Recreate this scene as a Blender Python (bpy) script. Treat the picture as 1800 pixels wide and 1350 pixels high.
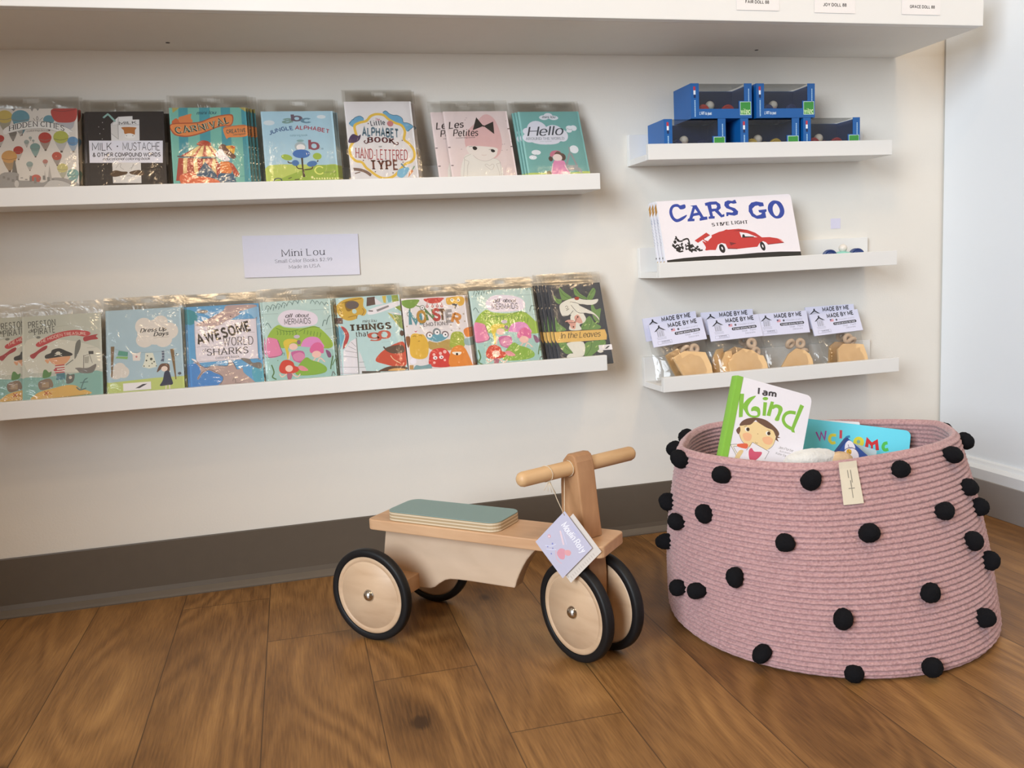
import bpy, bmesh, math, random
from mathutils import Vector, Matrix
from mathutils.geometry import tessellate_polygon

for _o in list(bpy.data.objects): bpy.data.objects.remove(_o)
SC = bpy.context.scene
COL = SC.collection
R = math.radians

# ------------------------------------------------------------------ camera, world, lights, exposure
def look(yaw, pitch, roll):
    f = Vector((math.sin(yaw)*math.cos(pitch), math.cos(yaw)*math.cos(pitch), math.sin(pitch)))
    r = Vector((math.cos(yaw), -math.sin(yaw), 0)); u = r.cross(f)
    c, s = math.cos(roll), math.sin(roll)
    r2, u2 = c*r + s*u, -s*r + c*u
    return Matrix((r2, u2, -f)).transposed().to_4x4()
cam_data = bpy.data.cameras.new('camera')
cam = bpy.data.objects.new('camera', cam_data); COL.objects.link(cam)
cam_data.sensor_fit = 'HORIZONTAL'; cam_data.sensor_width = 36.0; cam_data.lens = 1522/1800*36.0
cam_data.clip_start = 0.02
cam.matrix_world = Matrix.Translation((0, -1.717, 0.593)) @ look(R(13.99), R(-7.75), R(-2.92))
SC.camera = cam

SC.view_settings.view_transform = 'Standard'; SC.view_settings.look = 'None'
SC.view_settings.gamma = 1.0; SC.view_settings.use_curve_mapping = False
SC.view_settings.exposure = -0.41
SC.cycles.transparent_max_bounces = 64

W = bpy.data.worlds.new('world'); SC.world = W; W.use_nodes = True
W.node_tree.nodes['Background'].inputs[0].default_value = (1.0, 0.80, 0.60, 1)
W.node_tree.nodes['Background'].inputs[1].default_value = 0.28

def area(name, loc, target, sx, sy, power, col, spread=180):
    l = bpy.data.lights.new(name, 'AREA'); l.shape = 'RECTANGLE'; l.size = sx; l.size_y = sy
    l.energy = power; l.color = col; l.spread = R(spread)
    o = bpy.data.objects.new(name, l); COL.objects.link(o); o.location = loc
    o.rotation_euler = (Vector(target)-Vector(loc)).to_track_quat('-Z', 'Y').to_euler()
    return o
# shop-front window: cool daylight from the left behind the camera
area('window_daylight', (-2.1, -3.0, 1.65), (1.25, 0.0, 0.60), 1.5, 1.8, 62, (0.84, 0.92, 1.0), 95)
# warm ceiling lamps
area('ceiling_lamp_a', (1.26, -1.40, 2.62), (1.35, -0.20, 0.3), 0.22, 0.22, 10, (1.0, 0.70, 0.40))
area('ceiling_lamp_b', (-0.35, -1.95, 2.62), (-0.1, -0.3, 0.2), 0.2, 0.2, 9, (1.0, 0.72, 0.44))
area('ceiling_lamp_c', (1.04, -2.48, 2.62), (0.4, -0.2, 0.3), 0.2, 0.2, 7.5, (1.0, 0.74, 0.47))

# ------------------------------------------------------------------ materials
MATS = {}
def hexlin(h):
    v = [int(h[i:i+2], 16)/255 for i in (0, 2, 4)]
    return tuple((x/12.92 if x <= .04045 else ((x+.055)/1.055)**2.4) for x in v)
def nd(nt, t, **kw):
    n = nt.nodes.new(t)
    for k, v in kw.items():
        if hasattr(n, k): setattr(n, k, v)
    return n
def mat(name, col, rough=.5, spec=.5, metal=0., noise=0., nscale=30., bump=0., bscale=80., stretch=(1, 1, 1), sheen=0.):
    if name in MATS: return MATS[name]
    m = bpy.data.materials.new(name); m.use_nodes = True; nt = m.node_tree
    b = nt.nodes['Principled BSDF']
    if isinstance(col, str): col = hexlin(col)
    b.inputs['Base Color'].default_value = (*col, 1); b.inputs['Roughness'].default_value = rough
    b.inputs['Specular IOR Level'].default_value = spec; b.inputs['Metallic'].default_value = metal
    if sheen: b.inputs['Sheen Weight'].default_value = sheen
    tc = nd(nt, 'ShaderNodeTexCoord'); mp = nd(nt, 'ShaderNodeMapping'); mp.inputs['Scale'].default_value = stretch
    nt.links.new(tc.outputs['Object'], mp.inputs['Vector'])
    tx = nd(nt, 'ShaderNodeTexNoise'); tx.inputs['Scale'].default_value = nscale; tx.inputs['Detail'].default_value = 5
    nt.links.new(mp.outputs[0], tx.inputs['Vector'])
    mr = nd(nt, 'ShaderNodeMapRange'); mr.inputs[3].default_value = 1-noise; mr.inputs[4].default_value = 1+noise
    nt.links.new(tx.outputs['Fac'], mr.inputs[0])
    mx = nd(nt, 'ShaderNodeMix', data_type='RGBA', blend_type='MULTIPLY'); mx.inputs[0].default_value = 1
    mx.inputs[6].default_value = (*col, 1); nt.links.new(mr.outputs[0], mx.inputs[7]); nt.links.new(mx.outputs[2], b.inputs['Base Color'])
    if bump:
        t2 = nd(nt, 'ShaderNodeTexNoise'); t2.inputs['Scale'].default_value = bscale; t2.inputs['Detail'].default_value = 4
        nt.links.new(mp.outputs[0], t2.inputs['Vector'])
        bp = nd(nt, 'ShaderNodeBump'); bp.inputs['Strength'].default_value = bump; bp.inputs['Distance'].default_value = .002
        nt.links.new(t2.outputs['Fac'], bp.inputs['Height']); nt.links.new(bp.outputs[0], b.inputs['Normal'])
    MATS[name] = m
    return m
def print_mat():
    if 'printed_paper' in MATS: return MATS['printed_paper']
    m = mat('printed_paper', (1, 1, 1), .42, .45, noise=.02, nscale=200)
    nt = m.node_tree; a = nd(nt, 'ShaderNodeVertexColor', layer_name='ink')
    mx = [n for n in nt.nodes if n.type == 'MIX'][0]; nt.links.new(a.outputs['Color'], mx.inputs[6])
    return m
def film_mat(name, tint, gloss, rough, bump=.25, bscale=40):
    if name in MATS: return MATS[name]
    m = bpy.data.materials.new(name); m.use_nodes = True; nt = m.node_tree; nt.nodes.clear()
    out = nd(nt, 'ShaderNodeOutputMaterial'); mix = nd(nt, 'ShaderNodeMixShader')
    tr = nd(nt, 'ShaderNodeBsdfTransparent'); tr.inputs[0].default_value = (*tint, 1)
    gl = nd(nt, 'ShaderNodeBsdfGlossy'); gl.inputs['Roughness'].default_value = rough
    lw = nd(nt, 'ShaderNodeLayerWeight'); lw.inputs[0].default_value = .35
    ma = nd(nt, 'ShaderNodeMath', operation='MULTIPLY_ADD'); ma.inputs[1].default_value = .30; ma.inputs[2].default_value = gloss
    nt.links.new(lw.outputs['Fresnel'], ma.inputs[0]); nt.links.new(ma.outputs[0], mix.inputs[0])
    nt.links.new(tr.outputs[0], mix.inputs[1]); nt.links.new(gl.outputs[0], mix.inputs[2]); nt.links.new(mix.outputs[0], out.inputs[0])
    tc = nd(nt, 'ShaderNodeTexCoord'); tx = nd(nt, 'ShaderNodeTexNoise'); tx.inputs['Scale'].default_value = bscale; tx.inputs['Detail'].default_value = 3
    tx.inputs['Distortion'].default_value = 1.5
    nt.links.new(tc.outputs['Object'], tx.inputs['Vector'])
    bp = nd(nt, 'ShaderNodeBump'); bp.inputs['Strength'].default_value = bump; bp.inputs['Distance'].default_value = .004
    nt.links.new(tx.outputs['Fac'], bp.inputs['Height']); nt.links.new(bp.outputs[0], gl.inputs['Normal']); nt.links.new(bp.outputs[0], lw.inputs['Normal'])
    MATS[name] = m
    return m
def floor_mat():
    m = bpy.data.materials.new('oak_planks'); m.use_nodes = True; nt = m.node_tree; b = nt.nodes['Principled BSDF']
    L = nt.links.new
    def M(op, a, c=None, d=None):
        n = nd(nt, 'ShaderNodeMath', operation=op)
        for i, v in enumerate((a, c, d)):
            if v is None: continue
            if isinstance(v, (int, float)): n.inputs[i].default_value = v
            else: L(v, n.inputs[i])
        return n.outputs[0]
    g = nd(nt, 'ShaderNodeNewGeometry'); s = nd(nt, 'ShaderNodeSeparateXYZ'); L(g.outputs['Position'], s.inputs[0])
    x, y = s.outputs[0], s.outputs[1]
    u = M('DIVIDE', M('ADD', x, .083), .155); pid = M('FLOOR', u); fu = M('FRACT', u)
    yy = M('DIVIDE', M('ADD', M('MULTIPLY_ADD', pid, .203, y), .295), 1.25); jid = M('FLOOR', yy); fy = M('FRACT', yy)
    idx = M('MULTIPLY_ADD', jid, 17.31, pid)
    wn = nd(nt, 'ShaderNodeTexWhiteNoise', noise_dimensions='1D'); L(idx, wn.inputs['W']); rnd = wn.outputs['Value']
    cv = nd(nt, 'ShaderNodeCombineXYZ'); L(M('MULTIPLY_ADD', rnd, 13, M('MULTIPLY', x, 5.5)), cv.inputs[0]); L(M('MULTIPLY', y, 1.5), cv.inputs[1]); L(M('MULTIPLY', rnd, 31), cv.inputs[2])
    n1 = nd(nt, 'ShaderNodeTexNoise'); n1.inputs['Scale'].default_value = 1.0; n1.inputs['Detail'].default_value = 1.0; n1.inputs['Distortion'].default_value = .25; L(cv.outputs[0], n1.inputs['Vector'])
    rings = M('SINE', M('MULTIPLY', n1.outputs['Fac'], 95))
    cf = nd(nt, 'ShaderNodeCombineXYZ'); L(M('MULTIPLY', x, 420), cf.inputs[0]); L(M('MULTIPLY', y, 22), cf.inputs[1]); L(M('MULTIPLY', rnd, 9), cf.inputs[2])
    n2 = nd(nt, 'ShaderNodeTexNoise'); n2.inputs['Scale'].default_value = 1.0; n2.inputs['Detail'].default_value = 4; L(cf.outputs[0], n2.inputs['Vector'])
    cb = nd(nt, 'ShaderNodeCombineXYZ'); L(M('MULTIPLY', x, 10), cb.inputs[0]); L(M('MULTIPLY', y, 3.2), cb.inputs[1]); L(M('MULTIPLY', rnd, 5), cb.inputs[2])
    n3 = nd(nt, 'ShaderNodeTexNoise'); n3.inputs['Scale'].default_value = 1.0; n3.inputs['Detail'].default_value = 4; L(cb.outputs[0], n3.inputs['Vector'])
    fac = M('ADD', M('MULTIPLY', M('MULTIPLY', rings, M('POWER', n3.outputs['Fac'], 2.0)), .28), M('ADD', M('MULTIPLY', M('SUBTRACT', n2.outputs['Fac'], .5), .60), M('MULTIPLY', M('SUBTRACT', n3.outputs['Fac'], .5), .62)))
    fac = M('ADD', M('ADD', fac, .5), M('MULTIPLY', M('SUBTRACT', rnd, .5), .15))
    # knots
    ck = nd(nt, 'ShaderNodeCombineXYZ'); L(M('MULTIPLY', x, 5.6), ck.inputs[0]); L(M('MULTIPLY', y, 3.6), ck.inputs[1]); L(M('MULTIPLY', pid, 3.7), ck.inputs[2])
    vo = nd(nt, 'ShaderNodeTexVoronoi'); vo.inputs['Scale'].default_value = 1.0; L(ck.outputs[0], vo.inputs['Vector'])
    sepc = nd(nt, 'ShaderNodeSeparateColor'); L(vo.outputs['Color'], sepc.inputs[0])
    pick = M('GREATER_THAN', sepc.outputs[0], .62)
    wob = M('MULTIPLY', M('SUBTRACT', n3.outputs['Fac'], .5), .12)
    kd = M('ADD', vo.outputs['Distance'], wob)
    k1 = nd(nt, 'ShaderNodeMapRange'); k1.inputs[1].default_value = .03; k1.inputs[2].default_value = .085; k1.inputs[3].default_value = .34; k1.inputs[4].default_value = 0; L(kd, k1.inputs[0])
    k2 = nd(nt, 'ShaderNodeMapRange'); k2.inputs[1].default_value = .05; k2.inputs[2].default_value = .36; k2.inputs[3].default_value = .24; k2.inputs[4].default_value = 0; L(kd, k2.inputs[0])
    fac = M('SUBTRACT', fac, M('MULTIPLY', pick, M('ADD', k1.outputs[0], k2.outputs[0])))
    ramp = nd(nt, 'ShaderNodeValToRGB'); L(fac, ramp.inputs[0])
    e = ramp.color_ramp.elements; e[0].position = .05; e[0].color = (.055, .025, .009, 1); e[1].position = .95; e[1].color = (.44, .235, .080, 1)
    q = ramp.color_ramp.elements.new(.38); q.color = (.190, .090, .029, 1)
    q = ramp.color_ramp.elements.new(.62); q.color = (.295, .148, .049, 1)
    seam = M('LESS_THAN', M('MINIMUM', fu, M('SUBTRACT', 1, fu)), .0052)
    joint = M('LESS_THAN', M('MINIMUM', fy, M('SUBTRACT', 1, fy)), .0007)
    sm = M('MAXIMUM', seam, joint)
    mx = nd(nt, 'ShaderNodeMix', data_type='RGBA'); L(M('MULTIPLY', sm, .75), mx.inputs[0]); L(ramp.outputs[0], mx.inputs[6]); mx.inputs[7].default_value = (.05, .026, .012, 1)
    L(mx.outputs[2], b.inputs['Base Color']); b.inputs['Specular IOR Level'].default_value = .32
    rr = nd(nt, 'ShaderNodeMapRange'); rr.inputs[3].default_value = .36; rr.inputs[4].default_value = .52; L(n2.outputs['Fac'], rr.inputs[0]); L(rr.outputs[0], b.inputs['Roughness'])
    bp = nd(nt, 'ShaderNodeBump'); bp.inputs['Strength'].default_value = .3; bp.inputs['Distance'].default_value = .001
    L(M('SUBTRACT', n2.outputs['Fac'], M('MULTIPLY', sm, 1.5)), bp.inputs['Height']); L(bp.outputs[0], b.inputs['Normal'])
    return m
def wood_mat(name, c0, c1, grain=(3, 40, 40), rough=.45, along=.06):
    """pale beech: stretched grain plus broad heartwood streaks"""
    m = bpy.data.materials.new(name); m.use_nodes = True; nt = m.node_tree; b = nt.nodes['Principled BSDF']; L = nt.links.new
    tc = nd(nt, 'ShaderNodeTexCoord'); mp = nd(nt, 'ShaderNodeMapping'); mp.inputs['Scale'].default_value = grain; L(tc.outputs['Object'], mp.inputs[0])
    n1 = nd(nt, 'ShaderNodeTexNoise'); n1.inputs['Scale'].default_value = 1.6; n1.inputs['Detail'].default_value = 6; n1.inputs['Distortion'].default_value = .6; L(mp.outputs[0], n1.inputs['Vector'])
    ramp = nd(nt, 'ShaderNodeValToRGB'); L(n1.outputs['Fac'], ramp.inputs[0])
    e = ramp.color_ramp.elements; e[0].position = .30; e[0].color = (*c0, 1); e[1].position = .68; e[1].color = (*c1, 1)
    L(ramp.outputs[0], b.inputs['Base Color']); b.inputs['Roughness'].default_value = rough
    bp = nd(nt, 'ShaderNodeBump'); bp.inputs['Strength'].default_value = .08; bp.inputs['Distance'].default_value = .001; L(n1.outputs['Fac'], bp.inputs['Height']); L(bp.outputs[0], b.inputs['Normal'])
    MATS[name] = m
    return m

# ------------------------------------------------------------------ mesh helpers
class MB:
    """collects polygons (with material slot and ink colour), builds ONE mesh object"""
    def __init__(s): s.v = []; s.f = []; s.mi = []; s.ink = []; s.sm = []
    def add(s, vs, fs, mi=0, ink=None, smooth=False):
        o = len(s.v); s.v += [tuple(p) for p in vs]
        for f in fs: s.f.append([o+i for i in f]); s.mi.append(mi); s.ink.append(ink); s.sm.append(smooth)
        return s
    def box(s, x0, x1, y0, y1, z0, z1, mi=0, bev=0., seg=2, ink=None):
        if not bev:
            vs = [(x, y, z) for z in (z0, z1) for y in (y0, y1) for x in (x0, x1)]
            return s.add(vs, [(0, 2, 3, 1), (4, 5, 7, 6), (0, 1, 5, 4), (2, 6, 7, 3), (0, 4, 6, 2), (1, 3, 7, 5)], mi, ink)
        bm = bmesh.new(); bmesh.ops.create_cube(bm, size=1)
        for v in bm.verts: v.co = Vector(((x0+x1)/2+v.co.x*(x1-x0), (y0+y1)/2+v.co.y*(y1-y0), (z0+z1)/2+v.co.z*(z1-z0)))
        bmesh.ops.bevel(bm, geom=bm.edges[:], offset=bev, segments=seg, profile=.5, affect='EDGES')
        return s.bm(bm, mi, ink)
    def bm(s, bm, mi=0, ink=None, smooth=False, M=None):
        if M is not None: bm.transform(M)
        bm.verts.index_update()
        s.add([v.co[:] for v in bm.verts], [[v.index for v in f.verts] for f in bm.faces], mi, ink, smooth); bm.free(); return s
    def prism(s, pts, axis, a0, a1, mi=0, bev=0., ink=None, smooth=False):
        """2-D outline extruded along an axis: 'y' outline in xz, 'z' outline in xy, 'x' outline in yz"""
        bm = bmesh.new()
        def P(p, a): return {'y': (p[0], a, p[1]), 'z': (p[0], p[1], a), 'x': (a, p[0], p[1])}[axis]
        A = [bm.verts.new(P(p, a0)) for p in pts]; B = [bm.verts.new(P(p, a1)) for p in pts]; n = len(pts)
        bm.faces.new(A); bm.faces.new(B[::-1])
        for i in range(n): bm.faces.new((A[i], B[i], B[(i+1) % n], A[(i+1) % n]))
        bmesh.ops.recalc_face_normals(bm, faces=bm.faces[:])
        if bev:
            caps = [e for e in bm.edges if len(set(v in A for v in e.verts)) == 1]
            bmesh.ops.bevel(bm, geom=caps, offset=bev, segments=2, profile=.5, affect='EDGES')
        return s.bm(bm, mi, ink, smooth)
    def lathe(s, prof, axis='y', c=(0, 0, 0), n=48, mi=0, smooth=True, ink=None):
        """profile of (radius, height) turned about an axis"""
        vs = []; fs = []
        for r, h in prof:
            for i in range(n):
                a = 2*math.pi*i/n; p = (r*math.cos(a), r*math.sin(a))
                q = {'y': (p[0], h, p[1]), 'z': (p[0], p[1], h), 'x': (h, p[0], p[1])}[axis]
                vs.append((q[0]+c[0], q[1]+c[1], q[2]+c[2]))
        for k in range(len(prof)-1):
            for i in range(n): j = (i+1) % n; fs.append((k*n+i, k*n+j, (k+1)*n+j, (k+1)*n+i))
        return s.add(vs, fs, mi, ink, smooth)
    def tube(s, pts, r, n=8, mi=0, ink=None):
        pts = [Vector(p) for p in pts]; vs = []; fs = []
        for k, p in enumerate(pts):
            t = (pts[min(k+1, len(pts)-1)]-pts[max(k-1, 0)]).normalized()
            a = t.cross(Vector((.123, .456, .881))).normalized(); b = t.cross(a)
            rr = r[k] if isinstance(r, (list, tuple)) else r
            for i in range(n): w = 2*math.pi*i/n; vs.append(p+rr*(a*math.cos(w)+b*math.sin(w)))
        for k in range(len(pts)-1):
            for i in range(n): j = (i+1) % n; fs.append((k*n+i, k*n+j, (k+1)*n+j, (k+1)*n+i))
        fs.append(tuple(range(n))[::-1]); fs.append(tuple(range((len(pts)-1)*n, len(pts)*n)))
        return s.add(vs, fs, mi, ink, True)
    def ball(s, c, r, sub=3, mi=0, sc=(1, 1, 1), ink=None, jit=0., rnd=None):
        bm = bmesh.new(); bmesh.ops.create_icosphere(bm, subdivisions=sub, radius=r)
        for v in bm.verts:
            k = 1+(rnd.uniform(-jit, jit) if jit else 0)
            v.co = Vector((v.co.x*sc[0]*k+c[0], v.co.y*sc[1]*k+c[1], v.co.z*sc[2]*k+c[2]))
        return s.bm(bm, mi, ink, True)
    def build(s, name, mats, parent=None, base_ink='ffffff', recalc=True):
        me = bpy.data.meshes.new(name); me.from_pydata(s.v, [], s.f)
        mats = mats if isinstance(mats, (list, tuple)) else [mats]
        for m in mats: me.materials.append(m)
        me.polygons.foreach_set('material_index', s.mi); me.polygons.foreach_set('use_smooth', s.sm)
        if any(i is not None for i in s.ink):
            at = me.color_attributes.new('ink', 'FLOAT_COLOR', 'CORNER'); k = 0; buf = []
            cache = {}
            for p, i in zip(me.polygons, s.ink):
                h = i or base_ink
                if h not in cache: cache[h] = (*hexlin(h), 1.0)
                buf += list(cache[h])*p.loop_total
            at.data.foreach_set('color', buf)
        me.update()
        o = bpy.data.objects.new(name, me); COL.objects.link(o)
        if parent is not None: o.parent = parent
        return o
def tag(o, label, cat, group=None, kind=None):
    if label: o['label'] = label
    if cat: o['category'] = cat
    if group: o['group'] = group
    if kind: o['kind'] = kind
    return o
def thing(name, label, cat, loc=(0, 0, 0), group=None, M=None):
    o = bpy.data.objects.new(name, None); COL.objects.link(o); o.empty_display_size = .03
    if M is not None: o.matrix_world = M
    else: o.location = loc
    return tag(o, label, cat, group)
def copy_thing(root, M, label, group=None):
    r = root.copy(); COL.objects.link(r); r.matrix_world = M; r['label'] = label
    if group: r['group'] = group
    def rec(a, b):
        for ch in list(a.children):
            c = ch.copy(); COL.objects.link(c); c.parent = b; c.matrix_parent_inverse = ch.matrix_parent_inverse.copy(); rec(ch, c)
    rec(root, r)
    return r
def structure(o, name=None): o['kind'] = 'structure'; return o
def roundrect(x0, x1, y0, y1, r, n=5, corners=(1, 1, 1, 1)):
    out = []
    for k, (cx, cy, a0) in enumerate(((x1-r, y1-r, 0), (x0+r, y1-r, 90), (x0+r, y0+r, 180), (x1-r, y0+r, 270))):
        if corners[k]: out += [(cx+r*math.cos(R(a0+90*i/n)), cy+r*math.sin(R(a0+90*i/n))) for i in range(n+1)]
        else: out.append(((x1 if k in (0, 3) else x0), (y1 if k in (0, 1) else y0)))
    return out

# ------------------------------------------------------------------ printed artwork and lettering
GL = {
'A': (8, '0,0 4,10 8,0|1.5,3.4 6.5,3.4'), 'B': (6.8, '0,0 0,10|~0,10 3.8,10 6,9.2 6.2,7.6 5.6,5.8 3.8,5.3 0,5.3|~0,5.3 4,5.3 6.4,4.4 6.8,2.7 6.2,.9 4,0 0,0'),
'C': (7.4, '~7.2,8 5.6,9.7 3.6,9.9 1.4,8.6 0,5 1.4,1.4 3.6,.1 5.6,.3 7.2,2'), 'D': (7.5, '0,0 0,10|~0,10 3.5,10 6.3,8.5 7.5,5 6.3,1.5 3.5,0 0,0'),
'E': (5.8, '5.8,10 0,10 0,0 5.8,0|0,5.2 5,5.2'), 'F': (5.6, '5.6,10 0,10 0,0|0,5.2 4.8,5.2'), 'G': (7.8, '~7.2,8 5.6,9.7 3.6,9.9 1.4,8.6 0,5 1.4,1.4 3.6,.1 5.8,.3 7.6,1.6|7.6,1.4 7.6,4.6 4.6,4.6'),
'H': (7.4, '0,0 0,10|7.4,0 7.4,10|0,5.2 7.4,5.2'), 'I': (1, '.5,0 .5,10'), 'J': (5, '~5,10 5,3 4.2,.7 2.4,0 .3,1.6'), 'K': (7, '0,0 0,10|6.6,10 0,3.8|2.2,5.9 7,0'),
'L': (5.4, '0,10 0,0 5.4,0'), 'M': (9, '0,0 0,10 4.5,2 9,10 9,0'), 'N': (7.6, '0,0 0,10 7.6,0 7.6,10'), 'O': (8, '@4,10 1.2,8.7 0,5 1.2,1.3 4,0 6.8,1.3 8,5 6.8,8.7'),
'P': (6.4, '0,0 0,10|~0,10 3.8,10 5.9,9.2 6.4,7.3 5.9,5.4 3.8,4.6 0,4.6'), 'R': (7, '0,0 0,10|~0,10 3.8,10 5.9,9.2 6.4,7.4 5.9,5.6 3.8,4.9 0,4.9|3,4.8 7,0'),
'S': (6.3, '~6,8.2 4.6,9.8 2.2,9.8 .5,8.3 .8,6.4 3.1,5.2 5.5,4 6.2,2.2 4.8,.3 2,.1 .1,1.8'), 'T': (7, '0,10 7,10|3.5,10 3.5,0'), 'U': (7.4, '~0,10 0,3.4 1.1,.9 3.7,0 6.3,.9 7.4,3.4 7.4,10'),
'V': (8, '0,10 4,0 8,10'), 'W': (11, '0,10 2.8,0 5.5,9 8.2,0 11,10'), 'Y': (7.4, '0,10 3.7,5 7.4,10|3.7,5 3.7,0'), 'X': (7, '0,0 7,10|0,10 7,0'),
'&': (7.6, '~7.5,0 3,5.6 1.9,8.4 3.2,9.9 4.9,8.6 4.2,6.4 1,4 .4,1.8 2.2,.1 4.8,.5 7,4'),
'a': (5.3, '@2.7,7 .7,6 0,3.5 .7,1 2.7,0 4.6,1 5.3,3.5 4.6,6|5.3,7 5.3,0'), 'a_': (4.9, '~.5,5.7 1.3,6.7 2.5,7 4.2,6.5 4.9,4.8 4.9,0|~4.9,4.1 2,3.8 .3,2.7 .2,1.2 1.3,.1 2.8,.1 4.2,.9 4.9,2.2'), 'b': (5.3, '0,10 0,0|@2.6,7 .7,6 0,3.5 .7,1 2.6,0 4.6,1 5.3,3.5 4.6,6'),
'c': (4.9, '~4.9,5.8 3.6,6.9 2,6.8 .5,5.4 0,3.5 .5,1.6 2,.2 3.6,.1 4.9,1.2'), 'd': (5.3, '@2.7,7 .7,6 0,3.5 .7,1 2.7,0 4.6,1 5.3,3.5 4.6,6|5.3,10 5.3,0'),
'e': (5.2, '~.1,3.7 5.2,3.7 4.7,5.9 3.3,7 1.7,6.8 .3,5.4 0,3.5 .5,1.3 2,.1 3.8,.1 5,1.2'), 'f': (3.8, '~3.8,9.6 2.7,10 1.6,9 1.5,7 1.5,0|0,7 3.4,7'),
'g': (5.3, '@2.7,7 .7,6 0,3.5 .7,1 2.7,0 4.6,1 5.3,3.5 4.6,6|~5.3,7 5.3,-.6 4.5,-2.5 2.5,-3 .5,-2.3'), 'h': (5, '0,10 0,0|~0,4.8 1,6.5 2.8,7 4.4,6.3 5,4.5 5,0'),
'i': (1, '.5,0 .5,7|.5,9.2 .5,10.2'), 'j': (2, '~1.5,7 1.5,-1.5 .5,-3|1.5,9.2 1.5,10.2'), 'k': (4.9, '0,10 0,0|4.6,7 0,2.8|1.7,4.3 4.9,0'), 'l': (1, '.5,10 .5,0'),
'm': (8.4, '0,7 0,0|~0,5 .9,6.5 2.3,7 3.7,6.3 4.2,4.6 4.2,0|~4.2,5 5.1,6.5 6.5,7 7.9,6.3 8.4,4.6 8.4,0'), 'n': (5, '0,7 0,0|~0,4.8 1,6.5 2.8,7 4.4,6.3 5,4.5 5,0'),
'o': (5.6, '@2.8,7 .8,6.1 0,3.5 .8,.9 2.8,0 4.8,.9 5.6,3.5 4.8,6.1'), 'p': (5.3, '0,7 0,-3|@2.6,7 .7,6 0,3.5 .7,1 2.6,0 4.6,1 5.3,3.5 4.6,6'), 'r': (3.4, '0,7 0,0|~0,4.4 .8,6.2 2.1,7 3.4,6.7'),
's': (4.5, '~4.3,5.9 3,6.9 1.4,6.8 .3,5.6 .9,4.2 2.4,3.6 4,2.9 4.4,1.5 3.2,.2 1.5,.1 .1,1.2'), 't': (3.6, '~1.4,9.3 1.4,1.6 2.3,.2 3.6,.4|0,7 3.3,7'),
'u': (5, '~0,7 0,2.2 .8,.5 2.3,0 3.8,.6 5,2.4|5,7 5,0'), 'v': (5, '0,7 2.5,0 5,7'), 'w': (7.6, '0,7 2,0 3.8,6 5.6,0 7.6,7'), 'x': (5, '0,0 5,7|0,7 5,0'), 'y': (5.2, '0,7 2.6,.2|5.2,7 2.2,-1.6 1,-2.9 0,-2.8'),
'0': (5.6, '@2.8,10 .7,8.5 0,5 .7,1.5 2.8,0 4.9,1.5 5.6,5 4.9,8.5'), '1': (2.6, '0,8 1.8,10 1.8,0'), '2': (5.4, '~.2,7.6 1.2,9.6 3,10 4.8,9 5,7 3.6,4.4 .2,.2|0,0 5.4,0'),
'8': (5.4, '@2.7,10 .9,9.3 .5,7.7 1.2,6 2.7,5.4 4.2,6 4.9,7.7 4.5,9.3|@2.7,5.4 .6,4.4 0,2.7 .7,.8 2.7,0 4.7,.8 5.4,2.7 4.8,4.4'),
'9': (5.3, '@2.7,10 .7,9.2 0,7.2 .7,5.2 2.7,4.4 4.6,5.2 5.3,7.2 4.6,9.2|~5.3,7.2 4.9,3.4 3,.6 .8,.2'), '$': (6.3, '~6,7.7 4.6,9.2 2.2,9.2 .5,7.8 .8,6.1 3.1,5.1 5.5,4 6.2,2.4 4.8,.9 2,.7 .1,2|3.1,10.8 3.1,-.6'),
'.': (1, '.5,0 .5,1.2'), '-': (3, '0,4 3,4'), "'": (1, '.5,10 .5,7.6'), '!': (1, '.5,10 .5,3|.5,0 .5,1.2')}
def catmull(P, closed, n=4):
    out = []; L = len(P)
    for i in range(L if closed else L-1):
        if closed: a, b, c, d = P[(i-1) % L], P[i], P[(i+1) % L], P[(i+2) % L]
        else: a, b, c, d = P[max(i-1, 0)], P[i], P[i+1], P[min(i+2, L-1)]
        for k in range(n):
            t = k/n; t2 = t*t; t3 = t2*t
            out.append(tuple(.5*(2*b[j]+(c[j]-a[j])*t+(2*a[j]-5*b[j]+4*c[j]-d[j])*t2+(3*b[j]-a[j]-3*c[j]+d[j])*t3) for j in (0, 1)))
    if not closed: out.append(P[-1])
    return out
def ribbon(P, w, closed=False, contrast=1.):
    """quads along a polyline with mitred joints; thinner where the stroke runs level if contrast < 1"""
    Q = [P[0]]
    for p in P[1:]:
        if math.hypot(p[0]-Q[-1][0], p[1]-Q[-1][1]) > 1e-9: Q.append(p)
    if closed and len(Q) > 2 and math.hypot(Q[0][0]-Q[-1][0], Q[0][1]-Q[-1][1]) < 1e-9: Q.pop()
    n = len(Q)
    if n < 2: return []
    seg = n if closed else n-1; N = []; Wd = []
    for i in range(seg):
        a, b = Q[i], Q[(i+1) % n]; dx, dy = b[0]-a[0], b[1]-a[1]; l = math.hypot(dx, dy)
        N.append((-dy/l, dx/l)); Wd.append(w/2*(contrast+(1-contrast)*abs(dy)/l))
    A = []; B = []
    for i in range(n):
        if closed: k0, k1 = (i-1) % seg, i
        else: k0, k1 = max(i-1, 0), min(i, seg-1)
        mx, my = N[k0][0]+N[k1][0], N[k0][1]+N[k1][1]; ml = math.hypot(mx, my) or 1
        mx, my = mx/ml, my/ml; cs = max(.45, mx*N[k1][0]+my*N[k1][1]); ww = max(Wd[k0], Wd[k1]) if contrast == 1 else (Wd[k0]+Wd[k1])/2
        A.append((Q[i][0]+mx*ww/cs, Q[i][1]+my*ww/cs)); B.append((Q[i][0]-mx*ww/cs, Q[i][1]-my*ww/cs))
    return [[B[i], B[(i+1) % n], A[(i+1) % n], A[i]] for i in range(seg)]
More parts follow.
